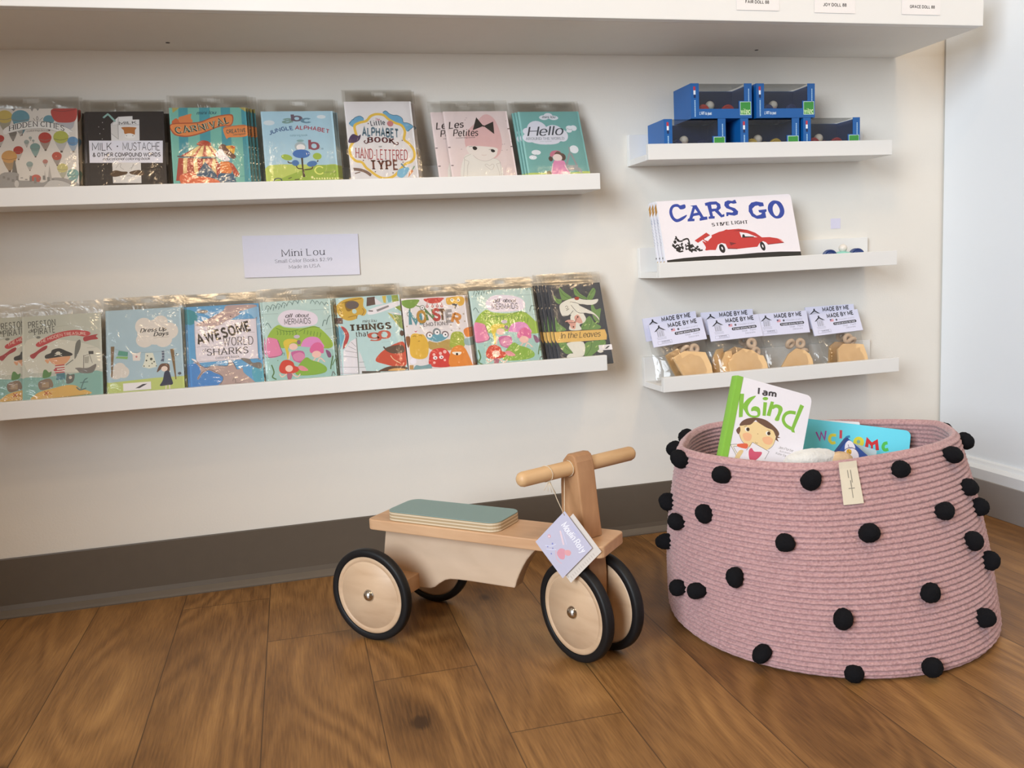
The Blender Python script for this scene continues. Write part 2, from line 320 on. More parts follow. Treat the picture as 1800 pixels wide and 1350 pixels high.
def lettering(txt, x0, y0, x1, y1, h, font, wt, bulge=0):
    """text as stroke polygons with its baseline from (x0,y0) to (x1,y1), capital height h"""
    wt *= {'n': 1.08, 's': 1.2, 'c': 1.35}[font]
    txt = [('a_' if ch == 'a' and font != 'c' else ch) for ch in txt]
    gap = {'n': 1.5, 's': 2.0, 'c': .9}[font]+wt*8; adv = []; x = 0
    for ch in txt:
        adv.append(x); x += (3.6 if ch == ' ' else GL.get(ch, (5, ''))[0]+gap)
    tot = max(x-gap, 1); Lx, Ly = x1-x0, y1-y0; Ln = math.hypot(Lx, Ly); ux, uy = Lx/Ln, Ly/Ln; sy = h/10; sx = Ln/tot
    polys = []
    def mp(p):
        px, py = p
        if font == 'c': px = px+py*.28
        t = px/tot; X = px*sx; Y = py*sy+bulge*(1-(2*t-1)**2)
        return (x0+ux*X-uy*Y, y0+uy*X+ux*Y)
    for ch, ax in zip(txt, adv):
        if ch not in GL: continue
        for st in GL[ch][1].split('|'):
            kind = st[0] if st[0] in '~@' else ''
            P = [tuple(float(v) for v in q.split(',')) for q in st[len(kind):].split()]
            ends = [] if kind == '@' else [(P[0], P[1]), (P[-1], P[-2])]
            if kind: P = catmull(P, kind == '@', 4)
            w = wt*10
            for q in ribbon([(p[0]+ax, p[1]) for p in P], w, kind == '@', 1. if font == 'n' else .55): polys.append([mp(p) for p in q])
            if font == 's':
                for (p, q) in ends:
                    if abs(q[1]-p[1]) > 1.2*abs(q[0]-p[0]) and min(abs(p[1]), abs(p[1]-10), abs(p[1]-7), abs(p[1]+3)) < .05:
                        s_ = 1 if q[1] > p[1] else -1; d = .55+w*.62; t_ = max(.55, w*.34)
                        polys.append([mp((p[0]+ax+dx, p[1]+dy)) for dx, dy in ((-d, 0), (d, 0), (d, s_*t_), (-d, s_*t_))])
    return polys
def clip(poly, w, h):
    for ax, lim, sg in ((0, 0, 1), (0, w, -1), (1, 0, 1), (1, h, -1)):
        out = []
        for i in range(len(poly)):
            a, b = poly[i-1], poly[i]; da, db = sg*(a[ax]-lim), sg*(b[ax]-lim)
            if (da >= 0) != (db >= 0): t = da/(da-db); out.append(tuple(a[j]+t*(b[j]-a[j]) for j in (0, 1)))
            if db >= 0: out.append(b)
        poly = out
        if len(poly) < 3: return []
    return poly
STEP = .000025
def artwork(mb, ops, W_, H_, mi=0, y0=0., place=None):
    """prints ops (0.1 mm units, origin lower left) on the plane y=y0 facing -y; returns the colour of the ground"""
    base = 'ffffff'; layers = []; w, h = W_*1e4, H_*1e4; top = 0
    place = place or (lambda u, v, d: (u-W_/2, y0-d, v))
    for op in ops:
        k = op[0]; P = []
        if k == 'f': base = op[1]; continue
        c = op[1]
        if k in 'pc':
            q = list(zip(op[2][::2], op[2][1::2])); P = [catmull(q, True, 4) if k == 'c' else q]
        elif k == 'e':
            _, _, cx, cy, rx, ry, ro = op; ca, sa = math.cos(R(ro)), math.sin(R(ro)); n = 10 if max(rx, ry) < 12 else 20
            P = [[(cx+rx*math.cos(2*math.pi*i/n)*ca-ry*math.sin(2*math.pi*i/n)*sa, cy+rx*math.cos(2*math.pi*i/n)*sa+ry*math.sin(2*math.pi*i/n)*ca) for i in range(n)]]
        elif k in 'ls':
            q = list(zip(op[3][::2], op[3][1::2])); cl = len(q) > 3 and q[0] == q[-1]
            if k == 's': q = catmull(q[:-1], True, 4) if cl else catmull(q, False, 4)
            P = ribbon(q, op[2], cl and k == 's')
        elif k == 't': P = lettering(op[2], op[3], op[4], op[5], op[6], op[7], op[8], op[9], op[10])
        P = [p for p in (clip(p, w, h) for p in P) if p]
        if not P: continue
        xs = [a[0] for p in P for a in p]; ys = [a[1] for p in P for a in p]; bb = (min(xs), min(ys), max(xs), max(ys))
        lv = 1+max([l for b, l in layers if b[0] < bb[2] and b[2] > bb[0] and b[1] < bb[3] and b[3] > bb[1]], default=0)
        layers.append((bb, lv)); top = max(top, lv)
        for p in P:
            vs = [place(a[0]/1e4, a[1]/1e4, lv*STEP) for a in p]
            if len(p) <= 4: mb.add(vs, [tuple(range(len(p)))], mi, c)
            else: mb.add(vs, tessellate_polygon([[Vector((a[0], a[1], 0)) for a in p]]), mi, c)
    return base, top*STEP

ART = {
'hidden':[
["f","ded6cc"],
["c","a8a08c",[215,1475,318,1450,420,1485,348,1281,295,1279]],
["e","c9b368",316,1539,121,122,0],
["s","8a7f74",8,[204,1504,317,1483,429,1515]],
["p","6b5d54",[300,1279,343,1281,339,1244,305,1243]],
["c","5d8490",[442,1447,562,1418,680,1458,597,1221,535,1219]],
["e","6f9aa6",559,1521,141,141,0],
["s","8a7f74",9,[430,1481,561,1456,691,1493]],
["p","6b5d54",[541,1219,591,1221,587,1178,547,1177]],
["c","b9b2aa",[924,1428,998,1410,1072,1434,1020,1287,982,1286]],
["e","6d98a3",997,1474,87,88,0],
["s","8a7f74",6,[917,1449,998,1433,1078,1456]],
["p","6b5d54",[986,1286,1017,1287,1014,1260,990,1259]],
["p","b9b6b8",[1079,1416,1414,1494,1380,1336,1332,1279,1217,1360]],
["c","b9524b",[1036,1661,1234,1704,1441,1685,1449,1591,1403,1447,1253,1416,1090,1455]],
["s","7a4a4a",8,[1061,1655,1235,1634,1435,1677]],
["p","8f8c8c",[391,1712,512,1719,453,1643]],
["p","9c9890",[708,1704,764,1692,738,1629]],
["p","9c9890",[794,1709,856,1697,826,1642]],
["c","8d857d",[385,1200,439,1186,492,1203,455,1098,427,1098]],
["e","7d766e",438,1233,63,63,0],
["s","8a7f74",4,[379,1215,438,1203,497,1219]],
["p","6b5d54",[429,1098,452,1098,450,1079,432,1079]],
["c","b9b2aa",[525,1240,556,1232,587,1242,565,1181,549,1180]],
["e","a9a49c",555,1259,37,37,0],
["s","8a7f74",4,[522,1249,556,1242,590,1251]],
["p","6b5d54",[551,1181,564,1181,563,1170,552,1169]],
["c","ebe6df",[297,1294,428,1388,695,1452,992,1428,1230,1345,1395,1243,1308,1232,1322,1155,1170,1235,920,1310,638,1299,419,1239,311,1206]],
["s","8a8078",5,[393,1357,671,1448,992,1428,1243,1338,1383,1242]],
["s","8a8078",5,[359,1223,638,1295,920,1305,1170,1232,1316,1162]],
["t","3c3634","HIDDEN CITIES",388,1268,1232,1260,92,"s",0.13,86],
["t","9b928a","coloring book",651,1244,984,1247,39,"c",0.1,12],
["s","5b534d",7,[756,1508,781,1464]],
["s","5b534d",7,[816,1542,805,1503,818,1466,832,1504,816,1542]],
["s","5b534d",7,[903,1516,855,1467]],
["c","b9b2aa",[184,1097,241,1083,297,1100,257,991,228,990]],
["e","b5473f",240,1131,67,66,0],
["s","8a7f74",4,[178,1113,241,1100,302,1116]],
["p","6b5d54",[231,990,255,991,253,971,234,970]],
["c","a08c80",[847,1084,934,1061,1019,1088,959,919,915,918]],
["e","b4493f",932,1136,102,102,0],
["s","8a7f74",7,[838,1108,933,1088,1027,1113]],
["p","6b5d54",[919,918,955,919,952,888,924,888]],
["c","bdb9b5",[1080,1082,1181,1055,1281,1087,1211,889,1159,888]],
["e","b3b559",1179,1143,119,120,0],
["s","6f6a4a",8,[1070,1111,1180,1087,1290,1117]],
["p","6b5d54",[1164,888,1206,889,1203,852,1169,852]],
["c","aab4bd",[1293,1019,1366,1000,1438,1022,1388,879,1351,879]],
["e","6c93b5",1365,1063,85,86,0],
["s","8a7f74",6,[1286,1040,1366,1023,1445,1044]],
["p","6b5d54",[1354,879,1385,879,1382,853,1358,853]],
["c","b9b2aa",[613,1040,647,1031,682,1041,658,975,640,974]],
["e","9aa39c",647,1060,40,40,0],
["s","8a7f74",4,[609,1050,647,1042,685,1051]],
["p","6b5d54",[641,974,656,975,655,962,643,962]],
["c","b9b2aa",[686,1124,707,1119,727,1125,713,1084,702,1084]],
["e","a1a8a2",706,1137,25,25,0],
["s","8a7f74",4,[684,1130,707,1125,729,1131]],
["p","6b5d54",[703,1084,712,1084,711,1077,704,1077]],
["c","b9b2aa",[734,1075,751,1071,767,1076,756,1044,747,1043]],
["e","a1a8a2",750,1085,20,20,0],
["s","8a7f74",4,[732,1080,751,1076,769,1081]],
["p","6b5d54",[748,1043,755,1044,754,1038,749,1037]],
["c","8fa49d",[712,920,778,902,844,922,798,794,764,794]],
["e","7f9a93",777,959,78,77,0],
["s","8a7f74",5,[705,939,778,923,849,941]],
["p","6b5d54",[767,794,795,794,792,771,770,771]],
["c","b9b2aa",[455,872,519,855,583,874,538,750,505,750]],
["e","b0463d",518,910,76,75,0],
["s","8a7f74",5,[448,890,519,875,589,892]],
["p","6b5d54",[508,750,535,750,533,728,511,727]],
["c","a98f70",[281,733,382,705,483,734,412,542,360,542]],
["e","c99a5f",380,791,119,117,0],
["s","8d6a4a",8,[271,761,382,736,492,763]],
["p","6b5d54",[364,542,407,542,403,506,370,506]],
["c","a4988e",[1046,752,1112,734,1177,753,1131,626,1097,626]],
["e","bb5a4b",1110,790,77,77,0],
["s","8a7f74",5,[1039,771,1111,755,1183,772]],
["p","6b5d54",[1100,626,1128,626,1126,603,1104,603]],
["c","b9b2aa",[646,621,690,609,734,621,703,538,680,538]],
["e","96a5a0",689,646,52,51,0],
["s","8a7f74",4,[642,633,690,622,738,634]],
["p","6b5d54",[683,538,701,538,699,522,685,522]],
["c","b9b2aa",[895,671,930,662,964,672,940,605,922,605]],
["e","bd8276",929,691,41,40,0],
["s","8a7f74",4,[891,681,929,672,967,681]],
["p","6b5d54",[924,605,938,605,937,593,925,593]],
["c","b9b5a0",[1122,523,1195,502,1267,522,1216,384,1179,384]],
["e","cdc384",1193,564,85,84,0],
["s","8a7f74",6,[1115,543,1194,525,1273,543]],
["p","6b5d54",[1182,384,1213,384,1210,358,1186,359]],
["c","b9b2aa",[718,345,783,326,848,343,802,221,769,222]],
["e","c4695a",782,380,77,75,0],
["s","8a7f74",5,[711,363,783,346,853,361]],
["p","6b5d54",[772,222,799,221,797,198,775,199]],
["c","93b0ac",[1274,404,1354,381,1434,403,1379,250,1337,250]],
["e","84aaa2",1353,449,94,93,0],
["s","8a7f74",6,[1266,427,1354,406,1441,425]],
["p","6b5d54",[1341,250,1375,250,1372,221,1345,222]],
["p","7d776f",[449,726,467,726,504,464,412,464]],
["c","a39e99",[254,480,509,485,518,362,659,345,771,329,895,305,1042,385,1242,367,1446,258,1448,167,260,194]],
["p","c5bdb4",[900,342,920,535,943,341]],
["p","bab2aa",[962,341,992,624,1030,340]],
["p","8d8882",[279,437,315,436,316,393,280,394]],
["p","8d8882",[346,407,383,407,384,361,347,361]],
["p","8d8882",[414,378,451,377,452,328,415,329]],
["p","8d8882",[480,435,516,434,520,295,483,296]],
["p","8d8882",[548,405,584,405,585,390,548,391]],
["p","8d8882",[616,375,653,375,653,357,616,358]],
["p","8d8882",[682,433,719,432,721,324,684,325]],
["p","8d8882",[750,403,787,402,790,291,753,291]],
["p","8d8882",[819,373,856,372,856,387,819,387]],
["p","8d8882",[886,431,923,430,925,353,887,354]],
["p","8d8882",[954,400,992,400,994,320,956,320]],
["p","8d8882",[1023,370,1061,369,1063,286,1026,287]],
["e","cfc9c2",489,290,34,65,0],
["c","c9c4be",[945,282,1018,340,1168,323,1295,261,1322,185,922,194]],
],
'milk':[
["f","37312f"],
["p","e4e0dd",[403,1396,527,1538,759,1550,758,1479,868,1481,858,1072,401,1071]],
["p","d7d2cd",[409,1380,521,1397,517,1102,406,1210]],
["l","8d8681",6,[527,1531,520,1382,517,1099]],
["l","8d8681",6,[406,1210,517,1099]],
["l","8d8681",6,[520,1382,862,1378]],
["l","8d8681",6,[409,1373,493,1506]],
["l","8fb5ac",32,[284,1519,358,1590,384,1567,477,1444]],
["t","3c3735","MILK",540,1387,817,1401,50,"n",0.14,0],
["c","b9773f",[570,1328,695,1337,813,1322,791,1275,779,1181,689,1212,621,1203,607,1273]],
["c","efece8",[635,1180,702,1212,779,1181,769,1126,697,1115,633,1133]],
["e","6b625c",650,1168,8,9,0],
["e","6b625c",754,1165,8,9,0],
["e","d9d4cf",270,1428,7,8,0],
["e","d9d4cf",206,1344,6,8,0],
["e","d9d4cf",283,1301,6,8,0],
["e","d9d4cf",222,1213,6,8,0],
["e","d9d4cf",257,1109,6,8,0],
["p","e9e6ee",[45,1081,1238,1062,1221,632,47,657]],
["t","4a4548","MILK",97,891,403,890,144,"n",0.09,0],
["e","4a4548",496,963,12,14,0],
["t","4a4548","MUSTACHE",583,886,1179,876,146,"n",0.09,0],
["t","3f3a3d","& OTHER COMPOUND WORDS",101,774,1184,758,68,"n",0.2,0],
["t","4a4548","educational coloring book",256,702,1011,694,51,"c",0.12,0],
["p","e0dad4",[404,655,863,643,860,253,407,265]],
["s","a8a099",6,[459,543,507,618,545,625,530,565,585,518]],
["s","a8a099",6,[681,532,734,577,742,615,705,516]],
["c","5b4532",[400,483,464,505,551,481,640,472,625,426,548,405,472,384,409,385,360,431]],
["c","5b4532",[671,463,755,492,845,499,911,436,877,398,776,408,701,425]],
["s","8a807a",6,[629,388,674,398,711,382]],
["p","c8c3c8",[-9,1059,0,1059,4,655,-5,655]],
],
'carn':[
["f","79b5a5"],
["p","4f97a0",[156,1645,313,1650,254,191,100,195]],
["p","4f97a0",[504,1656,683,1661,632,182,456,186]],
["p","4f97a0",[869,1667,1030,1672,986,174,829,177]],
["p","4f97a0",[1219,1678,1300,1680,1304,166,1186,169]],
["p","b3a45f",[52,1642,175,1638,59,1544]],
["p","b3a45f",[1164,1660,1298,1648,1294,1554]],
["t","345c66","mini lou",460,1509,775,1517,64,"c",0.14,0],
["c","d9834f",[150,1449,238,1488,365,1522,353,1446,382,1370,255,1338,157,1344]],
["c","c96a3f",[35,1379,117,1440,163,1336,57,1319]],
["c","b05a3a",[19,1334,467,1365,698,1453,914,1502,1068,1493,1031,1298,835,1272,561,1161,318,1090,147,1096,39,1155]],
["c","de8a50",[31,1319,466,1342,697,1430,913,1482,1050,1474,1019,1313,836,1290,563,1184,320,1113,155,1119,60,1170]],
["t","2f4a46","CARNIVAL",105,1155,994,1352,112,"s",0.26,-37],
["t","cfc9a8","CARNIVAL",112,1164,987,1358,105,"s",0.07,-37],
["c","de8a50",[887,1242,1031,1282,1289,1291,1286,1091,986,1066,931,1042]],
["l","b05a3a",10,[887,1242,1031,1282,1289,1291]],
["t","4b5a52","CREATIVE",943,1142,1269,1169,65,"n",0.2,0],
["t","4b5a52","coloring book",1049,1102,1267,1119,31,"n",0.14,0],
["c","b24a35",[428,933,472,993,540,1017,632,987,655,926]],
["p","b04a38",[468,926,655,926,755,797,723,706,121,709,191,761,370,858]],
["p","e8c98a",[440,910,493,911,335,723,202,724]],
["p","e8c98a",[507,911,547,911,501,708,394,708]],
["p","e8c98a",[567,911,607,911,710,706,588,707]],
["p","e8c98a",[627,911,654,911,742,805,732,752]],
["p","ac4537",[107,695,721,669,795,540,781,299,389,306,400,262,45,269]],
["p","e6c388",[186,687,255,686,228,405,168,406]],
["p","e6c388",[352,678,412,675,420,380,378,351,345,455]],
["p","e6c388",[512,670,546,670,542,602,497,528]],
["p","e6c388",[673,664,721,664,720,375,642,481]],
["l","5a4a4f",22,[89,724,254,712,479,675,742,684]],
["p","34566e",[545,617,730,352,720,292,372,351,409,410]],
["c","6b4a40",[830,934,910,919,999,797,1069,705,1033,659,953,690,812,843,779,858]],
["c","e0a83f",[909,889,964,912,1039,904,1063,858,1037,751,985,797]],
["c","c96a3f",[991,904,1065,897,1057,858,1009,858]],
["c","ece2e2",[726,767,784,828,839,843,888,751,964,644,908,617,814,645,743,706]],
["e","4a3a38",762,759,8,9,0],
["e","4a3a38",877,668,8,9,0],
["c","dd7d3c",[798,600,853,607,961,591,978,401,882,387,794,404]],
["p","b8503a",[948,599,1014,560,1107,368,1055,308,1004,370]],
["l","a8503c",13,[713,525,808,539]],
["c","3d5f78",[758,374,882,387,1004,370,1033,278,1007,173,734,180]],
["e","e8d9c8",1093,323,14,15,0],
["c","d76a45",[119,370,355,411,376,321,355,189,140,194]],
["c","dd7049",[362,307,512,334,725,270,747,179,361,189]],
["s","5d9a95",10,[1111,322,1221,320,1298,196]],
],
'jung':[
["f","aac8d4"],
["e","cfd6d8",130,1338,99,49,0],
["e","d5dadb",1062,1447,80,36,0],
["c","bcc766",[20,478,214,530,449,529,726,521,1005,505,1286,488,1271,139,-7,167]],
["c","9ab04b",[269,266,522,369,864,490,1075,505,1285,472,1271,139,155,164]],
["t","7f9a91","a",390,1331,525,1340,109,"n",0.22,0],
["t","6b5a66","b",553,1372,698,1375,125,"n",0.2,0],
["t","6a8a9a","c",717,1335,853,1338,111,"n",0.22,0],
["t","3f5a86","JUNGLE",126,1102,545,1197,68,"n",0.2,27],
["t","a34a58","ALPHABET",581,1202,1173,1119,70,"n",0.2,28],
["t","7fa0ac","coloring book",481,1071,785,1074,37,"n",0.16,0],
["e","88a8a8",651,983,64,22,0],
["e","a8b4b6",644,869,101,93,0],
["e","e6e0dc",650,854,77,62,0],
["e","3f6fae",650,730,154,85,0],
["e","9db549",390,666,100,55,-15],
["e","9db549",926,677,78,66,0],
["e","4a74a8",533,555,63,58,0],
["e","4a74a8",822,533,92,56,12],
["s","4a3a2e",20,[400,590,423,560,471,555]],
["s","4a3a2e",20,[544,498,569,452,658,441]],
["s","4a3a2e",21,[935,599,918,568]],
["s","4a3a2e",21,[829,490,804,435,671,421]],
["p","4a3a2e",[637,652,672,652,665,444,685,282,641,283]],
["t","8c4a58","b",809,817,957,811,180,"n",0.17,0],
["t","7a98a6","oa",971,812,1042,808,38,"n",0.16,0],
["t","e0e078","C",860,334,1006,329,147,"n",0.13,0],
["t","7d8f4a","aterpillar",1028,348,1246,353,38,"n",0.16,0],
["s","4a5a58",20,[112,172,145,246,201,270,262,251,271,169]],
["l","4a3f35",13,[385,257,448,282]],
["l","4a3f35",16,[493,235,576,243]],
["e","efe6a0",804,273,22,25,0],
["e","efe6a0",840,248,15,15,0],
["e","efe6a0",886,251,15,16,0],
["e","efe6a0",931,246,15,16,0],
["e","efe6a0",978,250,15,16,0],
["e","efe6a0",1023,244,15,16,0],
["e","efe6a0",1070,248,15,16,0],
["e","efe6a0",1115,243,15,16,0],
["e","efe6a0",1162,247,15,16,0],
["e","efe6a0",1208,241,15,16,0],
["e","efe6a0",1255,245,15,16,0],
],
'alph':[
["f","dcd6d4"],
["c","6ea3c0",[56,1306,114,1367,171,1413,270,1444,331,1405,322,1345,251,1313,180,1281,130,1228,76,1263]],
["c","6ea3c0",[695,1510,753,1543,807,1492,884,1457,961,1453,1043,1395,1059,1311,1137,1298,1232,1224,1171,1161,1112,1128,1020,1248,868,1319,760,1407]],
["s","3e5566",9,[63,1292,114,1367,142,1375,178,1416,270,1444,331,1397]],
["s","3e5566",9,[695,1510,753,1543,814,1488,884,1457,961,1453,1043,1395,1059,1311,1137,1298,1232,1224,1119,1132]],
["s","dcb64d",48,[160,1119,154,1251,251,1313,378,1347,466,1440,580,1478,706,1457,787,1377,896,1305,1020,1248,1069,1127,1038,974,1111,899,1188,778,1199,640,1130,534,1015,489,927,400,810,282,698,225,575,220,468,273,364,362,285,435,221,537,114,567,36,667,26,797,85,914,169,988,160,1119]],
["c","4c3a58",[10,934,55,1044,118,1092,199,1054,249,1077,225,989,168,937,85,917]],
["e","c07a7a",810,1287,59,58,0],
["t","c0707a","The",539,1345,623,1348,51,"c",0.14,0],
["t","3b4048","Little",457,1253,710,1269,89,"s",0.2,0],
["t","5b7684","ALPHABET",282,1056,935,1010,154,"n",0.24,9],
["t","5e2f34","BOOK",374,925,844,895,91,"s",0.26,15],
["s","5e2f34",17,[388,933,331,903,298,939,327,961]],
["s","5e2f34",17,[830,895,899,866,922,904,888,918]],
["t","4a4040","or",563,824,618,825,33,"s",0.16,0],
["t","a84248","HAND-LETTERED",123,632,1062,572,188,"s",0.15,-17],
["t","6f4034","TYPE",379,398,864,386,167,"s",0.24,0],
["s","7d6458",56,[61,409,175,393,282,348,360,282]],
["s","7d6458",19,[72,323,174,350]],
["s","7d6458",14,[48,430,108,401]],
["l","7d6458",20,[308,334,360,268]],
["c","7fb3cb",[838,282,870,371,969,414,1039,429,1078,383,1032,308,988,264,930,220,862,237]],
["s","6b8a9b",29,[997,414,933,497]],
["p","d08a58",[1134,382,1075,338,1033,218,1145,337]],
["s","7f9a78",20,[1133,375,1179,443]],
["e","5e3a3a",406,1293,11,12,0],
["e","5e3a3a",1002,951,11,12,0],
["e","5e3a3a",250,574,11,12,0],
["e","5e3a3a",973,523,11,12,0],
["e","5e3a3a",447,349,11,12,0],
["e","5e3a3a",768,320,11,12,0],
],
'lesp':[
["f","e2cfcb"],
["p","b8a4a2",[245,816,267,816,265,803,243,803]],
["p","b8a4a2",[408,738,430,738,428,725,406,725]],
["p","b8a4a2",[866,1461,889,1462,886,1447,863,1447]],
["p","b8a4a2",[-102,442,-80,442,-82,428,-104,429]],
["p","b8a4a2",[332,1224,355,1224,353,1210,330,1210]],
["p","b8a4a2",[1279,917,1302,917,1299,903,1277,903]],
["p","b8a4a2",[1061,908,1084,908,1081,894,1058,894]],
["p","b8a4a2",[865,1346,888,1346,886,1332,863,1331]],
["p","b8a4a2",[705,391,727,390,725,377,703,377]],
["p","b8a4a2",[584,558,606,558,604,544,582,544]],
["p","b8a4a2",[929,1465,952,1465,950,1451,927,1450]],
["p","b8a4a2",[929,754,952,754,949,740,927,740]],
["p","b8a4a2",[429,1496,452,1497,450,1483,427,1482]],
["p","b8a4a2",[1101,913,1124,913,1121,899,1099,899]],
["p","b8a4a2",[814,375,836,374,834,361,812,361]],
["p","b8a4a2",[799,320,821,319,819,305,797,306]],
["p","b8a4a2",[403,482,425,482,423,468,401,469]],
["p","b8a4a2",[442,308,464,307,461,294,440,294]],
["p","b8a4a2",[1208,1426,1231,1426,1229,1412,1205,1411]],
["p","b8a4a2",[170,1244,192,1244,190,1230,168,1230]],
["p","b8a4a2",[1246,963,1269,963,1266,949,1244,949]],
["p","b8a4a2",[815,1142,838,1142,835,1128,813,1128]],
["p","b8a4a2",[635,1026,658,1027,656,1013,633,1012]],
["p","b8a4a2",[386,763,408,763,406,749,384,749]],
["p","b8a4a2",[631,345,653,344,651,331,629,331]],
["p","b8a4a2",[755,310,777,310,775,296,753,296]],
["p","b8a4a2",[972,224,994,224,992,210,970,211]],
["p","b8a4a2",[907,1330,929,1330,927,1316,904,1315]],
["p","b8a4a2",[984,259,1006,258,1003,244,981,245]],
["p","b8a4a2",[1132,783,1155,783,1152,769,1130,769]],
["p","b8a4a2",[954,1265,977,1266,974,1251,952,1251]],
["p","b8a4a2",[1032,777,1055,777,1052,763,1030,763]],
["p","b8a4a2",[401,1452,423,1453,421,1439,399,1438]],
["p","b8a4a2",[969,226,991,226,989,212,967,212]],
["p","6b5a5a",[6,863,52,863,50,843,3,843]],
["p","6b5a5a",[14,476,60,476,58,456,12,457]],
["p","6b5a5a",[1223,1253,1272,1254,1268,1233,1219,1232]],
["p","6b5a5a",[1225,861,1274,861,1270,840,1222,840]],
["c","dcb3b0",[341,990,413,1193,611,1385,810,1565,969,1489,1046,1266,1069,979,1027,774,959,664,823,602,429,744,358,821]],
["c","e6dcd4",[365,867,532,875,725,860,943,821,942,727,884,633,733,557,594,558,471,651,374,744]],
["c","e5dfd6",[273,622,423,705,493,620,621,550,746,553,851,602,964,523,927,137,206,155]],
["s","b7aca4",6,[210,185,283,576,280,622,423,701]],
["s","b7aca4",6,[291,183,320,424,360,537,284,584]],
["s","b7aca4",6,[461,682,544,589,675,545,791,572,846,610]],
["s","b7aca4",6,[844,602,917,578,968,508,886,477]],
["s","b7aca4",6,[892,470,916,322,918,168]],
["s","b7aca4",6,[968,508,958,321,946,167]],
["s","b7aca4",6,[783,355,697,418,663,465,706,480,749,441,803,478,840,447,783,355]],
["c","2e2a2a",[476,851,524,867,564,828,533,787,486,797]],
["c","2e2a2a",[826,789,869,797,905,758,872,730,830,743]],
["s","5a4a48",7,[405,859,476,867]],
["s","5a4a48",7,[784,789,841,797]],
["s","c9a8a0",6,[627,681,681,670,725,681]],
["p","33302c",[637,1504,752,1308,529,1218]],
["p","33302c",[755,1308,958,1405,941,1129]],
["e","33302c",752,1308,17,19,0],
["t","3d3230","Les",81,1262,350,1285,140,"c",0.14,0],
["t","3d3230","Petites",141,1093,609,1098,140,"c",0.14,0],
["t","8a7674","coloring book",182,1041,552,1051,31,"c",0.14,0],
],
'hell':[
["f","79ada8"],
["p","8ebfba",[0,1616,40,1616,32,165,-2,166]],
["c","b9c96c",[-9,258,303,266,728,247,1269,273,1274,84,-31,120]],
["e","dfe0e6",515,1482,96,53,0],
["e","dfe0e6",611,1522,89,63,0],
["e","dfe0e6",714,1474,97,50,0],
["t","5b6066","mini lou",483,1469,743,1469,56,"c",0.14,0],
["e","dedde6",335,1208,205,202,0],
["e","dedde6",664,1159,192,155,0],
["e","dedde6",468,1048,381,169,0],
["e","dedde6",140,1177,102,80,0],
["e","dedde6",146,1035,130,104,0],
["e","dedde6",825,1078,118,139,0],
["e","dedde6",553,952,204,73,0],
["t","3f454c","Hello",131,1074,828,1094,199,"c",0.1,0],
["t","7d858c","AROUND THE WORLD",80,988,852,985,54,"s",0.14,0],
["t","aab0b4","coloring book",347,941,588,942,22,"n",0.12,0],
["e","e3e6ea",1004,1239,75,58,0],
["e","e3e6ea",1086,1239,67,63,0],
["e","e3e6ea",984,1174,59,36,0],
["e","e3e6ea",236,711,93,55,0],
["e","e3e6ea",154,603,78,47,0],
["e","e3e6ea",1015,764,91,89,0],
["s","8a8f94",8,[939,1247,998,1207,1059,1215]],
["s","8a8f94",8,[127,658,183,649,242,664]],
["s","9aa4a0",15,[924,821,914,693,799,473]],
["l","9a9a9c",40,[904,678,802,410]],
["l","9a9a9c",40,[933,677,1012,406]],
["p","a3a3a4",[804,418,1035,413,1027,374,796,379]],
["c","a3a3a4",[793,363,1013,374,1087,309,1086,231,997,296,825,300]],
["l","9a9a9c",22,[916,821,917,669]],
["e","5d4a44",751,601,65,80,0],
["e","5d4a44",506,565,43,56,0],
["c","c5798d",[499,652,557,730,661,744,728,712,618,666,534,604]],
["c","6b544a",[596,666,673,728,762,664,739,617,652,618]],
["e","ead8d2",647,587,94,80,0],
["c","dd8fb4",[552,502,634,516,764,513,796,379,836,205,646,187,470,199]],
["l","ead8d2",18,[531,463,464,246]],
["l","ead8d2",18,[762,427,810,300]],
["c","8a7a5a",[357,249,439,309,468,230]],
],
'pres':[
["f","bdbfb2"],
["c","cfcdbf",[73,1260,634,1233,1061,1113,1261,969,1256,640,486,644,67,720]],
["c","86b0a5",[-17,553,345,566,769,592,1284,588,1292,131,-21,149]],
["t","4a4a44","PRESTON",105,1481,531,1508,110,"s",0.15,0],
["t","4a4a44","de",104,1394,193,1406,61,"c",0.12,0],
["t","4a4a44","PIRATE",199,1351,526,1377,110,"s",0.15,0],
["e","7a7a70",257,1300,36,24,0],
["l","a5a598",5,[552,1479,730,1492]],
["l","a5a598",5,[1031,1048,1204,1056]],
["c","a33a3c",[119,978,203,1029,323,1119,393,1140,379,1076,266,1010,174,911]],
["c","bf4748",[218,1181,381,1294,608,1374,850,1396,1064,1354,1092,1294,991,1265,849,1297,635,1274,408,1179,267,1122]],
["c","a83a3e",[984,1249,1092,1277,1215,1292,1185,1256,1221,1204,1105,1194,997,1174]],
["t","e2c9bb","THE HIDDEN TREASURE",267,1167,1027,1289,51,"n",0.14,68],
["c","6f7068",[854,1140,926,1211,932,1087,887,958,829,864]],
["l","6f7068",15,[807,849,686,759]],
["c","d9a077",[412,905,490,924,631,916,744,926,758,884,686,791,587,769,474,805]],
["c","38352f",[363,964,448,999,477,1054,590,1076,703,1017,795,963,773,924,631,921,489,908,370,904]],
["e","d8d4c4",568,989,37,29,0],
["l","d8d4c4",12,[511,947,631,981]],
["l","d8d4c4",12,[518,987,631,937]],
["c","d9a077",[355,876,426,888,404,809]],
["p","d8cfc2",[523,761,679,776,656,624,521,625]],
["l","b8444a",20,[516,760,669,767]],
["l","b8444a",20,[515,715,668,721]],
["l","b8444a",20,[515,671,668,676]],
["l","b8444a",20,[514,632,667,638]],
["p","b8444a",[487,684,537,728,550,671,515,658]],
